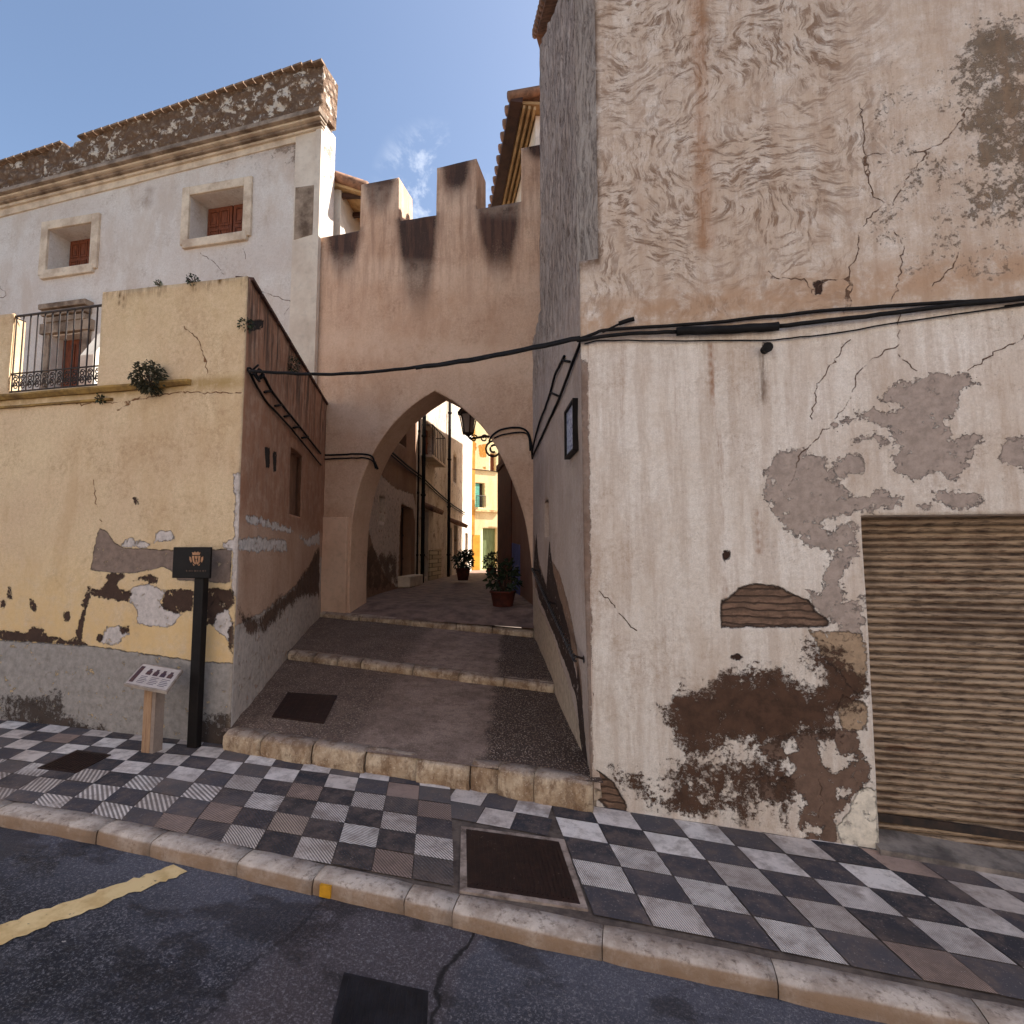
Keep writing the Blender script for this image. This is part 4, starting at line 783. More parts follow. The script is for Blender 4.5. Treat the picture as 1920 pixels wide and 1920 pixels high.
# tiled pavement
mt=NT('pavement_tile'); tc=mt.attr('tcol',True); rb_=mt.attr('rib'); ux=mt.N('ShaderNodeSeparateXYZ'); mt.t.links.new(mt.uv,ux.inputs[0])
st=mt.M('SINE',mt.mul(ux.outputs[0],2*pi)); st=mt.ss(st,-.35,.55); 
dk=mt.mix(.8,tc,(.05,.035,.03,1)); c=mt.mix(mt.mul(rb_,mt.mul(mt.inv(st),mt.ss(mt.noise(3,4,.6),.25,.45))),tc,dk)
f=mt.noise(9,7,.72); c=mt.mix(mt.ss(f,.42,.68,0,.6),c,C(118,100,90)); c=mt.mix(mt.ss(mt.noise(1.4,6,.75),.50,.64,0,.4),c,C(84,72,66)); c=mt.mix(mt.ss(mt.noise(70,3,.8),.6,.7,0,.5),c,C(176,164,156)); f3=mt.noise(45,5,.75); c=mt.mix(mt.ss(f3,.6,.75,0,.6),c,C(40,34,34)); c=mt.mix(mt.ss(mt.noise(2.1,4,.6),.52,.7,0,.35),c,C(128,112,106))
m_pt=mt.fin(c,.75,mt.add(mt.mul(mt.mul(st,rb_),.8),mt.mul(f3,.4)),.5,.004)
grout=simple('grout_bed',C(112,98,88),C(70,60,56),8,.95,.4)
sheet('pavement_bed',[x for x in xs if -14<x<9],[2.70,2.8,3.2,3.6,Yf+.15],lambda x,yy:gf(x)-.008,grout,label='grey bedding between the pavement tiles')
V=[];Fc=[];UV=[];TC=[];RB=[]
dark=[C(68,65,71),C(80,76,80),C(54,53,59),C(92,86,86)]; light=[C(224,212,204),C(210,196,186),C(230,220,212)]; pink=[C(172,146,132),C(184,162,146),C(156,132,120)]
mh=[(-1.03-.03,3.25,-.29),]
def in_mh(x,yy):
    a=-1.0+(yy-3.32)*(-.3); bb=-.45+(3.34-yy)*.33
    return 2.77<yy<3.37 and a-.06<x<bb+.05
def tile(P,col,rib,fr,ang,curve=0.):
    b=len(V); cx,cy=np.mean([p[0] for p in P]),np.mean([p[1] for p in P]); dz=random.uniform(-.0015,.0015); sx,sy=random.uniform(-.004,.004),random.uniform(-.004,.004)
    for (x,yy),(u,v_) in zip(P,((0,0),(1,0),(1,1),(0,1))):
        k=.978; X=cx+(x-cx)*k+random.uniform(-.0018,.0018); Yy=cy+(yy-cy)*k+random.uniform(-.0018,.0018); V.append((X,Yy,gf(X)+dz+(X-cx)*sx+(Yy-cy)*sy)); UV.append((fr*(u*cos(ang)+v_*sin(ang)),0)); TC.append(col); RB.append(rib)
    Fc.append((b,b+1,b+2,b+3))
# left lattice
def LXY(i,j): # i tiles from the hatch leftwards negative, j rows from the wall
    yy=3.765-.207*j; x=-1.29+.228*i+.075*j; yy+=.088*(x+1.2)*(1-j*.09)*(1 if x>-2.8 else 1); 
    if x<-2.8: yy+=-.05*(x+2.8)*.9
    return (x,yy)
def clipq(P):
    ymin,ymax=2.70,Yf+.02
    return all(ymin-.11<p[1] for p in P) and any(p[1]<ymax+.0 for p in P)
for j in range(-3,8):
    for i in range(-40,1):
        P=[LXY(i-1,j+1),LXY(i,j+1),LXY(i,j),LXY(i-1,j)]
        if not clipq(P): continue
        P=[(x,min(max(yy,2.70),Yf+.05)) for x,yy in P]
        if max(p[1] for p in P)-min(p[1] for p in P)<.10 and min(p[1] for p in P)<3.: continue
        cx=np.mean([p[0] for p in P]); cy=np.mean([p[1] for p in P])
        if in_mh(cx,cy): continue
        if -4.22<cx<-3.86 and 3.14<cy<3.42: continue
        d=(i+j)%2==0; col=random.choice(dark) if d else (random.choice(pink) if random.random()<(.35 if cx>-2.7 else .08) else random.choice(light))
        if cx<-2.7: rib,fr,ang=(.9,7,random.uniform(.2,.9)) if (not d and cy<3.25) else (.0,7,.5)
        else: rib=(.95 if cy<3.45 else .15); fr=11 if d else 13; ang=(.65 if cx>-2.3 else -.5) if random.random()<.9 else 1.3
        if cy>3.45: rib*=.2
        tile(P,col,rib,fr,ang)
def RXY(i,j): yy=3.86-.222*j+ (0.0); x=-.56+.279*i+.078*(j-0.5); return (x,yy+ .008*math.sin(i)*.5)
for j in range(-1,6):
    for i in range(-1,34):
        P=[RXY(i,j+1),RXY(i+1,j+1),RXY(i+1,j),RXY(i,j)]
        P=[(x,min(max(yy,2.71),Yf+.05)) for x,yy in P]
        if max(p[1] for p in P)-min(p[1] for p in P)<.10 and min(p[1] for p in P)<3.: continue
        cx=np.mean([p[0] for p in P]); cy=np.mean([p[1] for p in P])
        if in_mh(cx,cy) or (cx<-.55 ): continue
        d=(i+j)%2==0; col=random.choice(dark[:3]) if d else (random.choice(pink) if random.random()<.12 else random.choice(light))
        rib=.8 if (not d and cy<3.35) else .08
        tile(P,col,rib,22,.12)
# cut row between the lattices, behind and in front of the hatch
for j,(ya,yb) in enumerate(((Yf+.03,3.60),(3.60,3.385))):
    for i in range(3):
        xa,xb=[(-1.26,-1.02),(-1.02,-.80),(-.80,-.56)][i]; s_=.03*(j)
        d=(i+j)%2==1; tile([(xa+s_,yb),(xb+s_,yb),(xb+s_-.0,ya),(xa+s_,ya)],random.choice(dark) if d else random.choice(light),.05,10,.3)
pv=link('pavement',V,Fc,m_pt,None,(0,0,0)); tag(pv,'chequered pavement of dark and pale cement tiles',None,None,'structure')
uvl=pv.data.uv_layers.new(name='UVMap')
li=np.zeros(len(pv.data.loops),int); pv.data.loops.foreach_get('vertex_index',li); uvl.data.foreach_set('uv',np.array(UV,np.float32)[li].ravel())
a_=pv.data.attributes.new('tcol','FLOAT_COLOR','POINT'); a_.data.foreach_set('color',np.array(TC,np.float32).ravel())
a_=pv.data.attributes.new('rib','FLOAT','POINT'); a_.data.foreach_set('value',np.array(RB,np.float32))
# kerb
kb=NT('kerb_stone'); f=kb.noise(5,6,.7); f2=kb.noise(26,5,.75); sz=kb.N('ShaderNodeNewGeometry'); sn=kb.N('ShaderNodeSeparateXYZ'); kb.t.links.new(sz.outputs['Normal'],sn.inputs[0])
c=kb.mix(kb.ss(f,.35,.65),C(198,184,172),C(150,134,122)); c=kb.mix(kb.ss(f2,.5,.72,0,.8),c,C(84,66,56)); c=kb.mix(kb.ss(kb.noise(60,4,.8),.62,.75,0,.7),c,C(206,194,184))
side=kb.inv(kb.ss(sn.outputs[2],.35,.75)); c=kb.mix(kb.mul(side,kb.ss(f,.25,.6,.55,.95)),c,C(140,114,92))
m_k=kb.fin(c,.9,kb.add(f,f2),.7,.012)
K=MB(); joints=[-9,-8.1,-7.2,-6.3,-5.4,-4.5,-3.78,-3.0,-2.63,-2.07,-1.62,-1.12,-.87,-.16,.57,1.33,2.2,3.1,4,4.9,5.8,6.7,7.6]
for a,b in zip(joints[:-1],joints[1:]):
    k=max(2,int((b-a)/.09)); prev=None; of=random.uniform(-.006,.006)
    for i in range(k+1):
        x=a+.002+(b-a-.004)*i/k; z=gf(x); r=lambda s_:.010*mnoise.noise(Vector((x*7,s_,1.3)))+of*.5
        e=.012 if i in (0,k) else 0
        e*=.4; prof=[(x,2.580+r(1)+e,z-.22),(x,2.572+r(2)+e,z-.05),(x,2.574+r(3)+e,z-.020-e),(x,2.588+r(4),z-.004+r(5)*.5-e),(x,2.65,z+.003+r(6)*.5-e),(x,2.70+r(7)*.3,z+.001-e),(x,2.715,z-.22)]
        bs=len(K.v); K.v+=prof
        if prev is not None: K.f+=[(prev+q_,prev+q_+1,bs+q_+1,bs+q_) for q_ in range(6)]
        else: K.f.append(tuple(range(bs,bs+7)))
        prev=bs
    K.f.append(tuple(range(prev+6,prev-1,-1)))
o=link('kerb',K.v,K.f,m_k,None,(0,0,0),True); tag(o,'worn pale stone kerb with brown sides',None,None,'structure')
# paint dabs on kerb
ym=simple('ochre_paint',C(206,150,36),C(170,120,30),12,.7,.3)
q=MB(); x0=-1.575; q.prism([(x0,2.566,gf(x0)-.075),(x0+.06,2.566,gf(x0)-.078),(x0+.062,2.566,gf(x0)-.02),(x0,2.567,gf(x0)-.018)],(0,.02,0)); solo('road_marking',q,ym,'small yellow paint mark on the kerb face',None,kind='structure')
# yellow line
rp=NT('worn_road_paint'); f=rp.noise(22,6,.75); f2=rp.noise(7,4,.7); c=rp.mix(rp.ss(f2,.4,.7),C(222,194,142),C(196,164,112)); c=rp.mix(rp.ss(f,.60,.68),c,C(60,58,62)); m_rp=rp.fin(c,.8,f,.4,.003)
pA=onG(322,1628,-RH);pB=onG(352,1640,-RH);pC=onG(0,1773,-RH);pD=onG(0,1738,-RH); 
def lp(a,b,t): return a+(b-a)*t
q=MB(); Lf=[];Rf=[]
for i in range(61):
    t=i/60*2.2; l=lp(pA,pD,t); r=lp(pB,pC,t); j=.012; l=l+np.array([random.uniform(-j,j),random.uniform(-j,j),0]); r=r+np.array([random.uniform(-j,j),random.uniform(-j,j),0]); Lf.append(l);Rf.append(r)
for p in Lf+Rf: q.v.append((p[0],p[1],gf(p[0])-RH-.01*math.cos(p[1])+.005))
q.f=[(i+1,i,61+i,62+i) for i in range(60)]; q.f=[tuple(reversed(f_)) for f_ in q.f]
solo('road_marking',q,m_rp,'worn cream parking line on the asphalt',None,kind='structure',origin=(0,0,0))
# passage ramp and steps
zL=lambda s_:0; 
def lx(Y): t=(Y-CL[1])/dL[1]; return CL[0]+dL[0]*t
def rx(Y): t=(Y-CR[1])/dR[1]; return CR[0]+dR[0]*t
def ramp(Y0,Y1,zl0,zr0,zl1,zr1,nm,mat,label,nx=24,ny=24,bump=.006):
    V=[];Fc=[]
    for j in range(ny+1):
        t=j/ny; Y=Y0+(Y1-Y0)*t
        for i in range(nx+1):
            s_=i/nx; x=lx(Y)-.06+(rx(Y)-lx(Y)+.12)*s_; z=(zl0+(zl1-zl0)*t)*(1-s_)+(zr0+(zr1-zr0)*t)*s_
            V.append((x,Y,z+bump*mnoise.noise(Vector((x*2,Y*2,0)))-.0))
    for j in range(ny):
        for i in range(nx): Fc.append((j*(nx+1)+i,j*(nx+1)+i+1,(j+1)*(nx+1)+i+1,(j+1)*(nx+1)+i))
    o=link(nm,V,Fc,mat,None,(0,0,0),True); tag(o,label,None,None,'structure'); return o
rm=NT('pebbled_concrete'); sx=rm.N('ShaderNodeSeparateXYZ'); rm.t.links.new(rm.warp(.15,3),sx.inputs[0])
f=rm.noise(3,6,.7); pe_=rm.vor(58,vec=rm.warp(.02,20)); pe2=rm.noise(60,5,.8)
c=rm.mix(rm.ss(f,.35,.65),C(172,146,130),C(140,116,102))
rel=rm.add(sx.outputs[0],rm.mul(rm.sub(sx.outputs[1],3.865),.21))   # distance from left wall line roughly
cob=rm.ss(rm.add(rel,rm.mul(rm.sub(rm.noise(4,4),.5),.25)),-1.15,-1.0); cob=rm.M('MAXIMUM',cob,rm.mul(rm.inv(rm.ss(rel,-2.3,-1.9)),.75))
lightp=rm.mul(rm.inv(rm.ss(pe_,.16,.30)),rm.ss(rm.noise(8,4,.7),.44,.6)); peb=rm.mix(rm.ss(pe_,.15,.5),C(160,134,114),C(70,54,46)); peb=rm.mix(rm.mul(lightp,.8),peb,C(226,210,192))
cob=rm.M('MAXIMUM',cob,.22); c=rm.mix(rm.ss(rm.noise(11,6,.8),.45,.65,0,.5),c,C(84,66,56)); c=rm.mix(rm.mul(cob,.9),c,peb); c=rm.mix(rm.ss(pe2,.62,.78,0,.5),c,C(214,198,184)); c=rm.mix(rm.inv(rm.ss(pe2,.25,.4,.5,1.)),c,C(66,50,46))
m_ramp=rm.fin(c,.85,rm.add(rm.mul(cob,rm.sub(1.,pe_)),rm.mul(pe2,.5)),1.,.02)
Y1=3.90;Y2=5.62;Y3=7.50
ramp(3.80,Y2+.03,.125,-.005,.335,.115,'ramp',m_ramp,'lowest pebbled slope of the passage')
ramp(Y2,Y3+.03,.41,.20,.585,.375,'ramp',m_ramp,'middle pebbled slope of the passage')
# alley paving
V=[];Fc=[];ysl=[7.5,7.7,8.2,9,10,12,14,18,22,28,36]
m_al=simple('alley_paving',C(138,112,98),C(94,74,64),5,.85,.8,dist=.01)
for Y in ysl:
    for k,x in enumerate((lx(min(Y,7.7))-.8,-3.2,-1.2,1.,6.)):
        if k==0: x=-6.2+ (0 if Y<9 else -.4)
        zb=float(alley_z(Y)); zz=zb+(-.17*(1-min(1,max(0,(Y-7.5)/3)))*(k/2.4) if k<3 else -.17*(1-min(1,max(0,(Y-7.5)/3)))*.85)
        V.append((x,Y,zz+.07*(Y<8)*(0)))
for j in range(len(ysl)-1):
    for i in range(4): Fc.append((j*5+i,j*5+i+1,(j+1)*5+i+1,(j+1)*5+i))
o=link('alley',V,Fc,m_al,None,(0,0,0),True); tag(o,'brownish paved alley floor beyond the arch',None,None,'structure')
# steps made of stones
stn=NT('step_stone'); f=stn.noise(4,6,.7); f2=stn.noise(20,5,.75); sn_=stn.N('ShaderNodeSeparateXYZ'); gg=stn.N('ShaderNodeNewGeometry'); stn.t.links.new(gg.outputs['Normal'],sn_.inputs[0])
c=stn.mix(stn.ss(f,.3,.68),C(208,186,158),C(150,122,94)); c=stn.mix(stn.ss(f2,.5,.75,0,.7),c,C(92,68,50)); c=stn.mix(stn.mul(stn.ss(sn_.outputs[2],.5,.9),.6),c,C(150,134,126)); c=stn.mix(stn.ss(stn.noise(7,5,.75,vec=stn.mp((1,1,.4),loc=(3,3,3))),.46,.62,0,.75),c,C(112,84,62)); c=stn.mix(stn.ss(stn.noise(60,4,.8),.55,.7,0,.6),c,C(222,206,186)); m_st=stn.fin(c,.9,stn.add(f,f2),.8,.02)
def step(Y,depth,cuts,zl,zr,hl,hr,label,xl=None,xr=None,jit=.01,group=None):
    M=MB(); xl=lx(Y)+.01 if xl is None else xl; xr=rx(Y)-.01 if xr is None else xr
    cuts=[0]+cuts+[1]
    for a,b in zip(cuts[:-1],cuts[1:]):
        xa=xl+(xr-xl)*a+.003; xb=xl+(xr-xl)*b-.003; n_=max(2,int((xb-xa)/.06)); prev=None; yo=random.uniform(-jit,jit); zo=random.uniform(-jit*.4,jit*.4)
        for i in range(n_+1):
            x=xa+(xb-xa)*i/n_; s_=(x-xl)/(xr-xl); zt=zl+(zr-zl)*s_+zo; h=hl+(hr-hl)*s_; r=lambda k:jit*.9*mnoise.noise(Vector((x*6,k*3.3,Y))); e=.008 if i in (0,n_) else 0
            prof=[(x,Y+yo+.02+r(1)+e,zt-h-.08),(x,Y+yo-.012+r(2)+e,zt-h*.55),(x,Y+yo+r(3)+e,zt-.03),(x,Y+yo+.02+r(4)+e,zt-.006-e*.5),(x,Y+yo+.06,zt+.004+r(5)*.3-e*.3),(x,Y+depth,zt+.002),(x,Y+depth,zt-h-.08)]
            bs=len(M.v); M.v+=prof
            if prev is not None: M.f+=[(prev+q_,prev+q_+1,bs+q_+1,bs+q_) for q_ in range(6)]
            else: M.f.append(tuple(range(bs,bs+7)))
            prev=bs
        M.f.append(tuple(range(prev+6,prev-1,-1)))
    return solo('stone_step',M,m_st,label,'step',(xl,Y,zl-hl),'stone steps of the passage',True)
step(3.78,.14,[.12,.27,.42,.56,.7,.77,.86],.14,-.01,.16,.20,'lowest and tallest step, cream stone blocks rising from the chequered pavement',xl=-3.2,xr=-.28,jit=.03)
step(Y2-.02,.15,[.11,.21,.30,.5,.67,.83],.415,.205,.08,.09,'middle thin step of ochre stones across the passage')
step(Y3,.16,[.2,.45,.66,.82],.66,.47,.08,.11,'top step of ochre stones at the foot of the arch')
# ================================================================== hatches
nr=NT('rusty_iron_plate'); f_=nr.noise(14,6,.7); c_=nr.mix(nr.ss(f_,.35,.7),(.016,.0065,.0055,1),(.034,.014,.010,1)); c_=nr.mix(nr.mul(nr.ss(nr.noise(26,6,.85),.62,.68),nr.ss(nr.noise(3,3,.6),.48,.6)),c_,C(150,130,120)); m_rust=nr.fin(c_,.55,f_,.5,.004,.2)

def hatch(P,zf,label,frame=None,dz=.006,frw=.03,mat=None,ribs=0,raise_=.0):
    c=np.mean([np.array(p) for p in P],0); t=thing('hatch_cover',(c[0],c[1],zf(c[0],c[1])),label,'hatch','metal covers in the ground')
    P=[np.array(p) for p in P]; m=MB(); top=[(p[0],p[1],zf(p[0],p[1])+dz) for p in P]; m.prism([(a,b_,z-.03) for a,b_,z in top],(0,0,.03))
    nb=ribs
    part('plate',m,mat or m_rust,t)
    r=MB()
    for i in range(1,nb):
        a=P[0]+(P[1]-P[0])*i/nb; b=P[3]+(P[2]-P[3])*i/nb; a=a+(b-a)*.05; b=a+(b-a)*.9; w=.004
        r.obox(((a[0]+b[0])/2,(a[1]+b[1])/2,(zf(*a)+zf(*b))/2+dz+.001),((b[0]-a[0])/2,(b[1]-a[1])/2,(zf(*b)-zf(*a))/2),(w,0,0),(0,0,.002))
    if nb: part('tread_rib',r,mat or m_rust,t)
    if frame:
        f_=MB(); 
        for i in range(4):
            a=P[i]; b=P[(i+1)%4]; a2=a+(a-c)/np.linalg.norm(a-c)*frw*1.4; b2=b+(b-c)/np.linalg.norm(b-c)*frw*1.4
            f_.add([(a[0],a[1],zf(*a)+dz-.002),(b[0],b[1],zf(*b)+dz-.002),(b2[0],b2[1],zf(*b2)+dz-.002),(a2[0],a2[1],zf(*a2)+dz-.002)]+[(a[0],a[1],zf(*a)-.03),(b[0],b[1],zf(*b)-.03),(b2[0],b2[1],zf(*b2)-.03),(a2[0],a2[1],zf(*a2)-.03)],[(0,3,2,1),(0,1,5,4),(2,3,7,6),(1,2,6,5),(3,0,4,7)])
        part('frame',f_,frame,t)
    return t
gz=lambda x,yy:gf(x)
cem=simple('cement_frame',C(168,150,138),C(98,82,72),11,.9,.8)
bigp=[onG(*p)[:2] for p in ((876,1665),(1088,1697),(1048,1580),(874,1556))]
hatch(bigp,gz,'large rusty hatch in the chequered pavement with pale cement frame',cem,.006,.035,ribs=22)
hatch([onG(*p)[:2] for p in ((70,1441),(143,1450),(208,1416),(145,1407))],gz,'small rusty hatch in the pavement far left',None,.006,ribs=12)
def rz1(x,yy):
    t=(yy-3.8)/(Y2+.03-3.8); s_=(x-lx(yy))/(rx(yy)-lx(yy)); return (.125+(.335-.125)*t)*(1-s_)+(-.005+.12*t)*s_
def onR1(px,py):
    z=.1
    for i in range(60):
        d=ray(px,py); p=CAM+d*(z-CAM[2])/d[2]; z=.5*z+.5*rz1(p[0],p[1])
    return p
hatch([onR1(*p)[:2] for p in ((510,1345),(607,1358),(632,1306),(540,1300))],rz1,'dark rusty hatch on the pebbled slope near the left wall',None,.012,ribs=10)
rz=lambda x,yy:gf(x)-RH-.01*math.cos(yy)
grt=hatch([onG(*p,-RH)[:2] for p in ((612,1960),(800,1960),(803,1864),(645,1828))],rz,'black iron grating sunk in the asphalt at the bottom edge',None,.006,mat=simple('black_cast_iron',(.008,.008,.011,1),(.02,.02,.026,1),12,.45,.3,.3),ribs=16)
#SECTION FURNITURE
# ================================================================== street furniture
# black totem sign
pb=onG(363,1400); tb=thing('information_post',(pb[0],pb[1],gf(pb[0])),'tall black steel sign post with square plate and gilded crest against the ochre wall','sign')
yb=pb[1]; PT=Plane((0,yb,0),(1,0,0),(0,-1,0))
b0=PT.px(350,1400);b1_=PT.px(375,1400);t0_=PT.px(357,1086);t1_=PT.px(378,1086)
m=MB(); hw=.045; cx=(PT.px(362,1398)[0]); cxt=PT.px(368,1086)[0]; zt=PT.px(368,1080)[2]
m.box((cx-hw+.01,yb-.03,gf(cx)-.03),(cx+hw+.01,yb+.03,zt)); part('post',m,m_signblack,tb,bevel=.006)
a=PT.px(335,1026);b=PT.px(402,1084); m=MB(); m.box((a[0],yb-.055,b[2]),(b[0],yb-.031,a[2])); m.box((a[0]+.03,yb-.0305,b[2]+.03),(b[0]-.03,yb-.01,a[2]-.03)); pn=part('plate',m,m_signblack,tb,bevel=.006)
def gp(x,yv): p=PT.px(x,yv,.056); return p
m=MB()
def poly(pts,th=.003,mb=None): mb.prism([gp(*p)-np.array([0,0.0005,0]) for p in pts],(0,-th,0))
S0=lambda L:[(335+ (x-590)*67/290,1026+(y_-115)*58/250) for x,y_ in L]
poly(S0([(700,155),(712,160),(722,150),(735,160),(748,150),(758,160),(768,155),(762,178),(706,178)]),mb=m)
for L in ([(700,185),(716,185),(720,230),(735,245),(726,256),(708,236)],[(768,185),(752,185),(748,230),(735,245),(744,256),(762,236)],[(722,186),(746,186),(742,206),(735,214),(727,206)],[(680,190),(692,196),(700,230),(690,240),(680,215)],[(790,190),(778,196),(770,230),(780,240),(790,215)],[(730,215),(740,215),(740,240),(730,240)],[(704,246),(722,262),(712,264)],[(766,246),(748,262),(758,264)]): poly(S0(L),mb=m)
part('crest',m,m_gold,pn)
m=MB()
for i,w in enumerate((9,14,7,16,11,8,13,6)): x=652+i*22; poly(S0([(x,300),(x+w,300),(x+w,312),(x,312)]),mb=m)
part('lettering',m,simple('dull_gilt',(.09,.05,.035,1),None,20,.5,.1),pn)
# lectern
pb=onG(283,1413); le=thing('information_lectern',(pb[0],pb[1],gf(pb[0])),'timber lectern post with slanted printed panel beside the black sign post','lectern')
yb=pb[1]; PT2=Plane((0,yb,0),(1,0,0),(0,-1,0)); x0=PT2.px(262,1412)[0]; x1=PT2.px(299,1412)[0]; ztop=PT2.px(285,1288)[2]
m_lw=simple('weathered_pine',C(172,138,108),C(140,108,84),5,.8,.5,stretch=(9,9,1))
m=MB(); m.box((x0+.01,yb-.0,gf(x0)-.03),(x0+.085,yb+.09,ztop)); part('post',m,m_lw,le,bevel=.004)
m=MB(); m.box((x0+.088,yb+.002,gf(x0)-.03),(x0+.12,yb+.088,ztop-.01)); part('post_side',m,simple('grey_cement_post',C(150,132,120),C(120,104,94),5,.9,.4),le)
# slanted panel: corners from survey, low edge at front
fz=ztop+.0; fl=onP(232,1282,(0,yb-.12,0),(0,1,0)); fr=onP(312,1297,(0,yb-.12,0),(0,1,0)); bl__=onP(268,1243,(0,yb+.17,0),(0,1,0)); br__=bl__+(fr-fl)
m=MB(); up=np.array([0,-.3,.95])*.022
Q=[fl,fr,br__,bl__]; m.prism([q_-up for q_ in Q],up); pnl=part('panel',m,simple('panel_edge',C(176,162,150),C(120,104,94),8,.6,.2),le)
def pq_(u,v_): return (fl*(1-u)+fr*u)*(1-v_)+(bl__*(1-u)+br__*u)*v_+up*.06
def face(mb,u0,u1,v0,v1,k=.06):
    mb.prism([pq_(u,v_)+up*(k-.06) for u,v_ in ((u0,v0),(u1,v0),(u1,v1),(u0,v1))],up*.04)
m=MB(); face(m,.03,.97,.05,.95); sht=part('printed_sheet',m,simple('printed_sheet',C(206,196,190),C(186,172,166),6,.4,.05),pnl)
m=MB()
for i in range(4):
    u=.27+i*.17; face(m,u,u+.12,.52,.70,.12); face(m,u+.02,u+.09,.70,.80,.12)
face(m,.05,.15,.12,.85,.12); part('printed_pictures',m,simple('print_ink',(.05,.03,.06,1),(.12,.05,.04,1),30,.5,.05),sht)
m=MB()
for r_ in range(5):
    for i in range(3): face(m,.22+i*.25,.22+i*.25+random.uniform(.14,.21),.14+r_*.07,.165+r_*.07,.12)
part('printed_text',m,simple('print_grey',C(120,110,120),None,20,.5,.05),sht)
# tile plaque on passage wall
c0=[PR.px(*p,off=.0) for p in ((1068,777),(1085,750),(1086,838),(1069,863))]
sA_=[PR.st(*p) for p in ((1068,777),(1085,750),(1086,838),(1069,863))]; s0=min(p[0] for p in sA_); s1=max(p[0] for p in sA_); z0=2.375; z1=2.80
pq=thing('street_plaque',tuple(PR.at((s0+s1)/2,z0)),'blue and white tiled street plaque in a black frame on the passage wall','sign')
m=MB(); t=.02
for a,b,c_,d_ in ((s0,s1,z0,z0+t),(s0,s1,z1-t,z1),(s0,s0+t,z0+t,z1-t),(s1-t,s1,z0+t,z1-t)): m.prism([PR.at(a,c_,.05),PR.at(b,c_,.05),PR.at(b,d_,.05),PR.at(a,d_,.05)],-PR.n*.06)
part('frame',m,m_signblack,pq)
bt_=NT('glazed_tile'); w=bt_.noise(26,4,.7); c=bt_.mix(bt_.ss(w,.48,.6),C(190,194,206),C(74,84,130)); part('glazed_panel',MB().prism([PR.at(s0+t,z0+t,.03),PR.at(s1-t,z0+t,.03),PR.at(s1-t,z1-t,.03),PR.at(s0+t,z1-t,.03)],-PR.n*.03),bt_.fin(c,.3),pq)
# handrail
m=MB(); A=PR.px(998,1066,.09); B=PR.px(1078,1238,.09); B=np.array(B)
pts=[A+(B-A)*i/90+np.array([0,0,.006*(1 if i%2 else -1)]) for i in range(91)]; 
hr=thing('handrail',tuple(B),'dark twisted iron handrail descending the right passage wall','handrail')
tw=MB()
for ph in (0,pi):
    L_=[]
    D=(B-A)/np.linalg.norm(B-A); n1=np.cross(D,[0,0,1]); n1/=np.linalg.norm(n1); n2=np.cross(D,n1); nn_=260
    for i in range(nn_+1): t=i/nn_; L_.append(A+(B-A)*t+.011*(cos(ph+t*150)*n1+sin(ph+t*150)*n2))
    tw.tube(L_,.009,5)
part('twisted_bar',tw,simple('worn_iron',(.03,.027,.026,1),(.10,.09,.085,1),30,.4,.3,.5),hr,True)
m=MB()
for t in (.02,.5,.97):
    m=MB(); p=A+(B-A)*t; q_=p-PR.n*.10-np.array([0,0,.03]); m.tube([p,q_],.01,6); m.tube([q_+PR.n*.004,q_+PR.n*.018],.03,10); part('bracket',m,m_iron,hr)
# lantern
def PDp(x,y_,D): return CAM+ray(x,y_)/F*D/ (ray(x,y_)@_fh/F)
def atD(x,y_,D): d=ray(x,y_); return CAM+d*(D/(d@_fh))
lan=thing('wall_lantern',tuple(atD(880,812,9.2)),'black wall lantern on a scrolled iron bracket behind the arch','street lamp')
lc=atD(878,792,9.2); m=MB(); Hh=.18
def ring(z,r,n=6): return [(lc[0]+r*cos(k*2*pi/n),lc[1]+r*sin(k*2*pi/n),lc[2]+z) for k in range(n)]
V_=ring(.14,.19)+ring(.20,.20)+ring(.32,.05)+ring(.38,.03); m.add(V_,[tuple(range(5,-1,-1)),tuple(range(18,24))]+[(a*6+k,a*6+(k+1)%6,(a+1)*6+(k+1)%6,(a+1)*6+k) for a in range(3) for k in range(6)])
part('cap',m,m_iron,lan)
m=MB(); T_=ring(.14,.16); Bt=ring(-.2,.09)
for k in range(6): m.tube([T_[k],Bt[k]],.012,5)
m.tube(Bt,.014,5,True); m.lathe((lc[0],lc[1],lc[2]-.25),[(.02,0),(.05,.02),(.08,.05)],10); part('cage',m,m_iron,lan)
m=MB(); T_=ring(.13,.14); Bt=ring(-.19,.08); m.add(Bt+T_,[(k,(k+1)%6,(k+1)%6+6,k+6) for k in range(6)]); gm=NT('lantern_glass'); part('glass',m,gm.fin(C(150,140,136),.25),lan)
m=MB(); P1=atD(882,823,9.2); P2=atD(936,818,8.75); m.tube([P1,(P1+P2)/2+np.array([0,0,.02]),P2],.02,6)
m.tube([P1,np.array([lc[0],lc[1],lc[2]-.24])],.02,6)
cc_=atD(926,843,8.8); pts=[cc_+(_R*cos(k*.5)+_Z*sin(k*.5))*(.17-.0058*k) for k in range(24)]; m.tube(pts,.018,6)
cc_=atD(908,822,9.0); 
for dx in (-.18,0,.18): m.tube([cc_+_R*dx+(_R*cos(k*.7)+_Z*sin(k*.7))*(.07-.004*k) for k in range(14)],.014,5)
part('bracket',m,m_iron,lan)
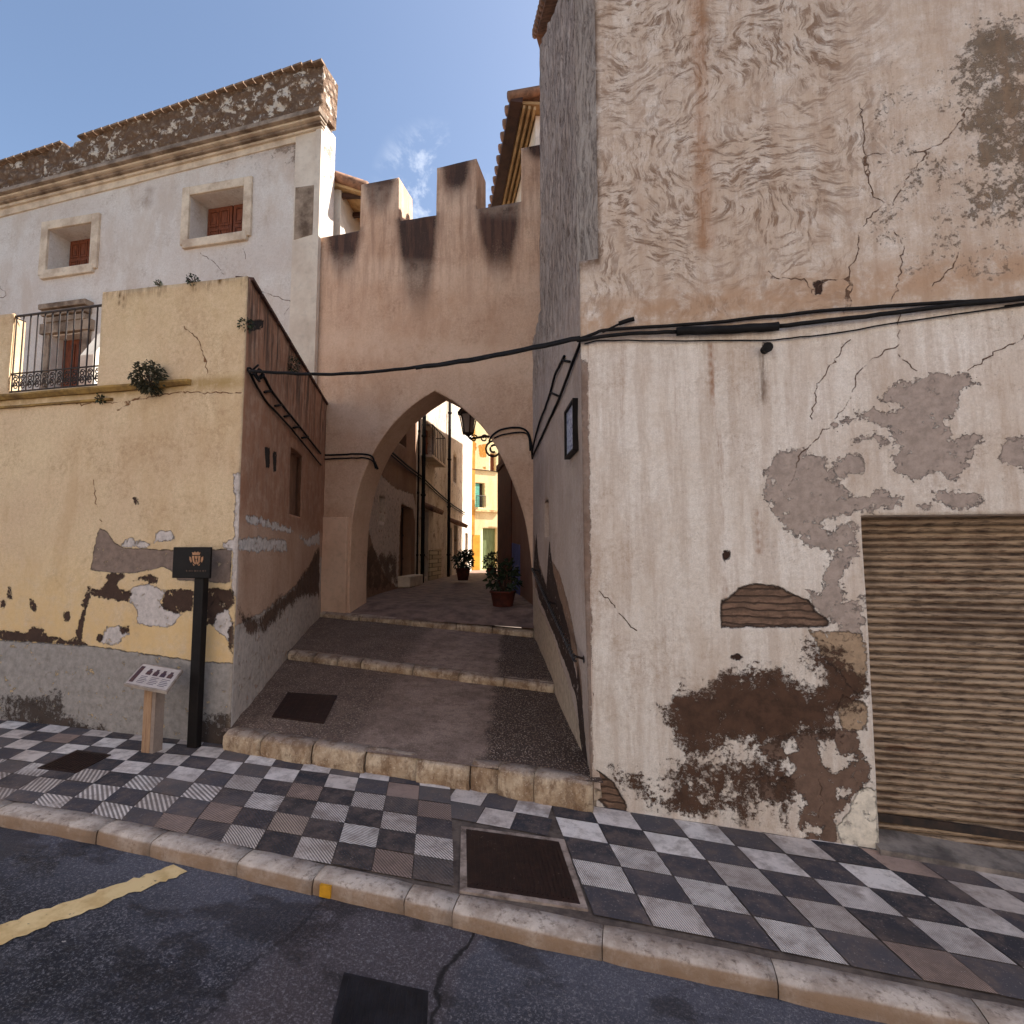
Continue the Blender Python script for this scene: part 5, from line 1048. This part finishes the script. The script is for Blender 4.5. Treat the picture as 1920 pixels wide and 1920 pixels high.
#SECTION CABLES
def cable(name,segs,label,r=.012,group=None,clips=()):
    m=MB()
    for s_ in segs:
        P,rr=s_ if isinstance(s_,tuple) else (s_,r)
        P=np.array(P); out=[]
        for i in range(len(P)-1):
            p0=P[max(i-1,0)];p1=P[i];p2=P[i+1];p3=P[min(i+2,len(P)-1)]
            for j in range(4):
                t=j/4; out.append(.5*((2*p1)+(-p0+p2)*t+(2*p0-5*p1+4*p2-p3)*t*t+(-p0+3*p1-3*p2+p3)*t**3))
        out.append(P[-1]); out=[q+np.array([0,0,.004*mnoise.noise(Vector((q[0]*9,q[1]*9,q[2]*9)))*2]) for q in out]; m.tube(out,rr,7)
    for a,b in clips: m.tube([a,b],.012,6)
    return solo(name,m,m_black,label,'cable',group=group,smooth=True)
pf=lambda L,off=.02:[PF.px(*p,off=off) for p in L]; pr_=lambda L,off=.02:[PR.px(*p,off=off) for p in L]; plm=lambda L,off=.02:[PL.px(*p,off=off) for p in L]; pg=lambda L,off=.035:[PG.px(*p,off=off) for p in L]
cable('overhead_cable',[pf([(468,697),(540,700),(600,702),(700,697),(780,688),(860,677),(930,664),(1000,650),(1088,633)],.035),pf([(780,690),(860,680),(930,667),(1000,653),(1088,636)],.05)],'thick black cable slung across the passage mouth in front of the arch',.013)
def L3(L,off):
    P=pf(c3(L),off)
    return P+[P[-1]+np.array([6.2,0,.1])] if L[-1][0]==2300 else P
cable('facade_cable',[(L3([(170,1330),(240,1305),(300,1290),(600,1270),(900,1240),(1200,1210),(1600,1185),(2300,1125)],.03),.012),(L3([(170,1334),(300,1312),(450,1303),(560,1300)],.045),.014),(L3([(560,1300),(640,1293),(800,1288),(960,1278)],.045),.03),(L3([(960,1278),(1150,1255),(1300,1237),(1600,1200),(2300,1130)],.045),.015)],'black bundled cable with thick sleeve along the right house front',.012)
cable('thin_wire',[(L3([(200,1345),(280,1331),(500,1333),(900,1332),(1000,1325),(1200,1300),(1500,1250),(1920,1195),(2300,1150)],.02),.005)],'thin dark wire below the bundled cable on the right house',.005)
cable('cable_anchor',[(L3([(270,1300),(330,1272),(350,1262)],.035),.008),(L3([(335,1268),(372,1252),(395,1246)],.035),.016)],'short black cable anchor bolted to the right house corner')
sp_=MB(); a=PF.px(1433,655); sp_.tube([a+np.array([0,.05,0]),a+np.array([0,-.09,-.02])],.028,10); sp_.tube([a+np.array([0,-.088,-.02]),a+np.array([0,-.10,-.022])],.034,10); solo('drain_spout',sp_,m_black,'small black drain spout under the cables on the right house','spout')
cable('wall_cable',[(pr_([(1091,636),(1070,690),(1048,748),(1031,785),(1015,820),(1004,845),(998,860)]),.013),(pr_([(1058,668),(1047,690),(1040,705),(1032,735),(1022,765),(1012,790),(1003,822),(997,850)]),.013)],'two black cables dropping diagonally down the right passage wall',clips=[(PR.px(1056,676,.02),PR.px(1068,678,.02)),(PR.px(1032,736,.02),PR.px(1046,742,.02))])
cable('wall_cable',[(plm([(468,698),(483,727),(503,757),(537,793),(570,833),(602,872)]),.011),(plm([(492,700),(508,730),(528,758),(562,800),(583,828),(601,850)]),.013)],'ladder-like pair of black cables down the left passage wall',clips=[(PL.px(*p,off=.02),PL.px(p[0]-12,p[1]+2,off=.02)) for p in ((508,733),(528,759),(545,779),(562,800),(578,819))])
m=MB()
for p in ((470,696),(478,690),(486,700),(482,708),(490,706)):
    c_=PL.px(*p,off=.03); m.tube([c_+np.array([.02*cos(k*.9),.03*sin(k*.9),.035*sin(k*.9+p[0])]) for k in range(9)],.009,5)
solo('cable_coil',m,m_black,'tangle of coiled black cable at the ochre house corner','cable',smooth=True)
cable('wall_cable',[(pg([(601,850),(612,853),(650,852),(680,851),(698,856),(702,870)]),.015),(pg([(604,860),(612,861),(650,859),(685,859),(700,866),(704,878)]),.012),(pg([(702,866),(708,880)],-.1),.02)],'black cables crossing the arch wall on its left side')
cable('wall_cable',[(pg([(998,858),(996,830),(990,812),(978,803),(955,802),(935,808),(922,818),(917,828)]),.015),(pg([(994,846),(992,822),(984,812),(965,811),(940,816),(926,822)]),.012)],'looped black cables above the right haunch of the arch')
# ================================================================== plants
def leaves(mb,c,r,n,ls,flat=1.,droop=.3,up=.3):
    for i in range(n):
        d=rng.normal(size=3); d/=np.linalg.norm(d); rr_=r*rng.uniform(.25,1)**.6; p=np.array(c)+d*rr_*np.array([1,1,flat])
        a=d+rng.normal(size=3)*.5+np.array([0,0,up]); a/=np.linalg.norm(a); b=np.cross(a,rng.normal(size=3)); b/=np.linalg.norm(b); l=ls*rng.uniform(.6,1.3); w=l*.28; nrm=np.cross(a,b)
        mb.add([p,p+a*l*.45+b*w+nrm*l*.05,p+a*l-np.array([0,0,droop*l]),p+a*l*.45-b*w+nrm*l*.05],[(0,1,2,3)])
def tuft(c,r,n,ls,label,stem=True,mat=None,g_='weeds growing on the walls'):
    c=np.array(c,float); t=thing('wall_plant',tuple(c-np.array([0,0,r*.6])),label,'plant',g_)
    m=MB(); leaves(m,c,r,n,ls); part('foliage',m,mat or m_leaf,t)
    m=MB()
    for i in range(7):
        d=rng.normal(size=3); d/=np.linalg.norm(d); m.tube([c-np.array([0,-.03,r*.5]),c+d*r*.5,c+d*r*1.0],[.006,.004,.002],4)
    part('stem',m,m_darkbrown,t); return t
tuft(PF.px(279,708,.09),.135,900,.034,'large dark bushy weed on the ledge of the ochre wall',mat=m_leafdry)
tuft(PF.px(362,526,.0),.055,150,.022,'dark weed on the top edge of the ochre wall, nearer the corner')
tuft(PF.px(297,531,.0),.035,90,.018,'smallest weed tuft on the top edge of the ochre wall')
tuft(PF.px(461,608,-.02),.06,170,.024,'weed clinging to the upright corner of the ochre house')
tuft(PL.px(546,684,.02),.10,240,.026,'green weed near the top of the left passage wall')
tuft(PF.px(188,747,.03),.035,70,.025,'tiny weed under the ledge below the balcony railing')
def pot_plant(px,py,D,r,h,fr,n,ls,label,mat):
    b=atD(px,py,D); t=thing('potted_plant',tuple(b),label,'potted plant','plants in pots in the alley')
    m=MB(); m.lathe(b,[(r*.68,0),(r*.85,h*.5),(r,h*.92),(r*1.1,h*.93),(r*1.1,h),(r*.9,h),(r*.88,h*.85)],20); part('pot',m,mat,t,True)
    m=MB(); 
    for k in range(9):
        a=rng.uniform(0,2*pi); e=rng.uniform(.3,1); tip=b+np.array([cos(a)*fr*e,sin(a)*fr*e,h+fr*rng.uniform(.5,1.5)]); m.tube([b+np.array([0,0,h*.8]),(b+np.array([0,0,h*.9])+tip)/2+np.array([0,0,.06]),tip],[.012,.008,.004],5)
    part('stem',m,m_darkbrown,t)
    m=MB(); leaves(m,b+np.array([0,0,h+fr*.75]),fr,n,ls,.95); leaves(m,b+np.array([.1,0,h+fr*1.3]),fr*.6,n//3,ls,.9); part('foliage',m,m_leaf,t); return t
pot_plant(943,1152,8.75,.20,.38,.26,170,.11,'leafy plant in a large red-brown pot by the right foot of the arch',m_terra)
pot_plant(868,1088,13.2,.18,.30,.25,300,.10,'dense dark green shrub in a pot farther up the alley',m_terra)
pot_plant(922,1078,15,.15,.2,.24,160,.10,'low plant in a small pot before the cream house',m_terra)
# ================================================================== unseen house fronts added across the street (behind the viewer) to bounce the sun
op=thing('bounce_facade',(0,-6.2,0),'added row of pale house fronts, out of view, bouncing sun across the street','house')
m=MB(); m.box((-16,-6.6,-.8),(16,-6.2,8.2)); part('front_wall',m,simple('pale_bounce_render',C(238,232,222),C(230,224,214),1,.95,.2),op)
m=MB(); 
for i in range(7):
    for z in (1.0,4.4): m=MB(); m.box((-12.5+i*4,-6.19,z),(-11.4+i*4,-6.15,z+1.6)); part('shutter',m,m_wood,op)
sheet('pavement_opposite',[-14,0,14],[-6.3,-4.9],lambda x,yy:gf(x)+.02,cem,label='far pavement behind the viewer')
#SECTION LIGHT
SUN_EL=48; SUN_AZ=27   # azimuth from +X toward +Y, degrees
sd=np.array([cos(radians(SUN_EL))*cos(radians(SUN_AZ)),cos(radians(SUN_EL))*sin(radians(SUN_AZ)),sin(radians(SUN_EL))])
L=bpy.data.lights.new('sun','SUN'); L.energy=5.; L.angle=radians(.55); L.color=(1.,.955,.89); lo=bpy.data.objects.new('sun',L); COL.objects.link(lo); lo.location=(10,5,20); lo.rotation_euler=Vector(sd).to_track_quat('Z','Y').to_euler()
W=bpy.data.worlds.new('World'); scene.world=W; W.use_nodes=True; t=W.node_tree; bg=t.nodes['Background']; sk=t.nodes.new('ShaderNodeTexSky'); sk.sky_type='NISHITA'; sk.sun_disc=False; sk.sun_elevation=radians(SUN_EL); sk.sun_rotation=radians(90-SUN_AZ); sk.air_density=1.; sk.dust_density=2.2; sk.ozone_density=1.
# thin broken clouds low in the sky
tc=t.nodes.new('ShaderNodeTexCoord'); nz=t.nodes.new('ShaderNodeTexNoise'); nz.inputs['Scale'].default_value=7.; nz.inputs['Detail'].default_value=9; nz.inputs['Roughness'].default_value=.62; nz.inputs['Distortion'].default_value=.3; t.links.new(tc.outputs['Generated'],nz.inputs['Vector'])
r1=t.nodes.new('ShaderNodeMapRange'); r1.interpolation_type='SMOOTHSTEP'; r1.inputs['From Min'].default_value=.50; r1.inputs['From Max'].default_value=.66; t.links.new(nz.outputs['Fac'],r1.inputs['Value'])
sp=t.nodes.new('ShaderNodeSeparateXYZ'); t.links.new(tc.outputs['Generated'],sp.inputs[0]); r2=t.nodes.new('ShaderNodeMapRange'); r2.interpolation_type='SMOOTHSTEP'; r2.inputs['From Min'].default_value=.60; r2.inputs['From Max'].default_value=.50; r2.inputs['To Min'].default_value=0; r2.inputs['To Max'].default_value=.8; t.links.new(sp.outputs[2],r2.inputs['Value'])
cd_=ray(815,365); cd_=cd_/np.linalg.norm(cd_); dp=t.nodes.new('ShaderNodeVectorMath'); dp.operation='DOT_PRODUCT'; t.links.new(tc.outputs['Generated'],dp.inputs[0]); dp.inputs[1].default_value=tuple(cd_)
r2.inputs['From Min'].default_value=.9945; r2.inputs['From Max'].default_value=.9995; r2.inputs['To Max'].default_value=.32; t.links.new(dp.outputs['Value'],r2.inputs['Value'])
nz.inputs['Scale'].default_value=11.; r1.inputs['From Min'].default_value=.46; r1.inputs['From Max'].default_value=.60
mu=t.nodes.new('ShaderNodeMath'); mu.operation='MULTIPLY'; t.links.new(r1.outputs[0],mu.inputs[0]); t.links.new(r2.outputs[0],mu.inputs[1])
mx=t.nodes.new('ShaderNodeMix'); mx.data_type='RGBA'; t.links.new(mu.outputs[0],mx.inputs[0]); t.links.new(sk.outputs[0],mx.inputs[6]); mx.inputs[7].default_value=(7.5,7.6,7.8,1); t.links.new(mx.outputs[2],bg.inputs[0]); bg.inputs[1].default_value=.079
# ------------------------------------------------------------------ camera
cam=bpy.data.cameras.new('camera'); cam.sensor_width=36; cam.lens=F/1920*36; cam.clip_end=2000; cam.clip_start=.05
co=bpy.data.objects.new('camera',cam); COL.objects.link(co); co.location=tuple(CAM); co.rotation_euler=(pi/2+PH,0,TH); scene.camera=co
scene.view_settings.view_transform='Standard'; scene.view_settings.look='None'; scene.view_settings.exposure=1.55; scene.view_settings.gamma=1
scene.render.engine='CYCLES'; scene.cycles.max_bounces=8; scene.cycles.diffuse_bounces=5
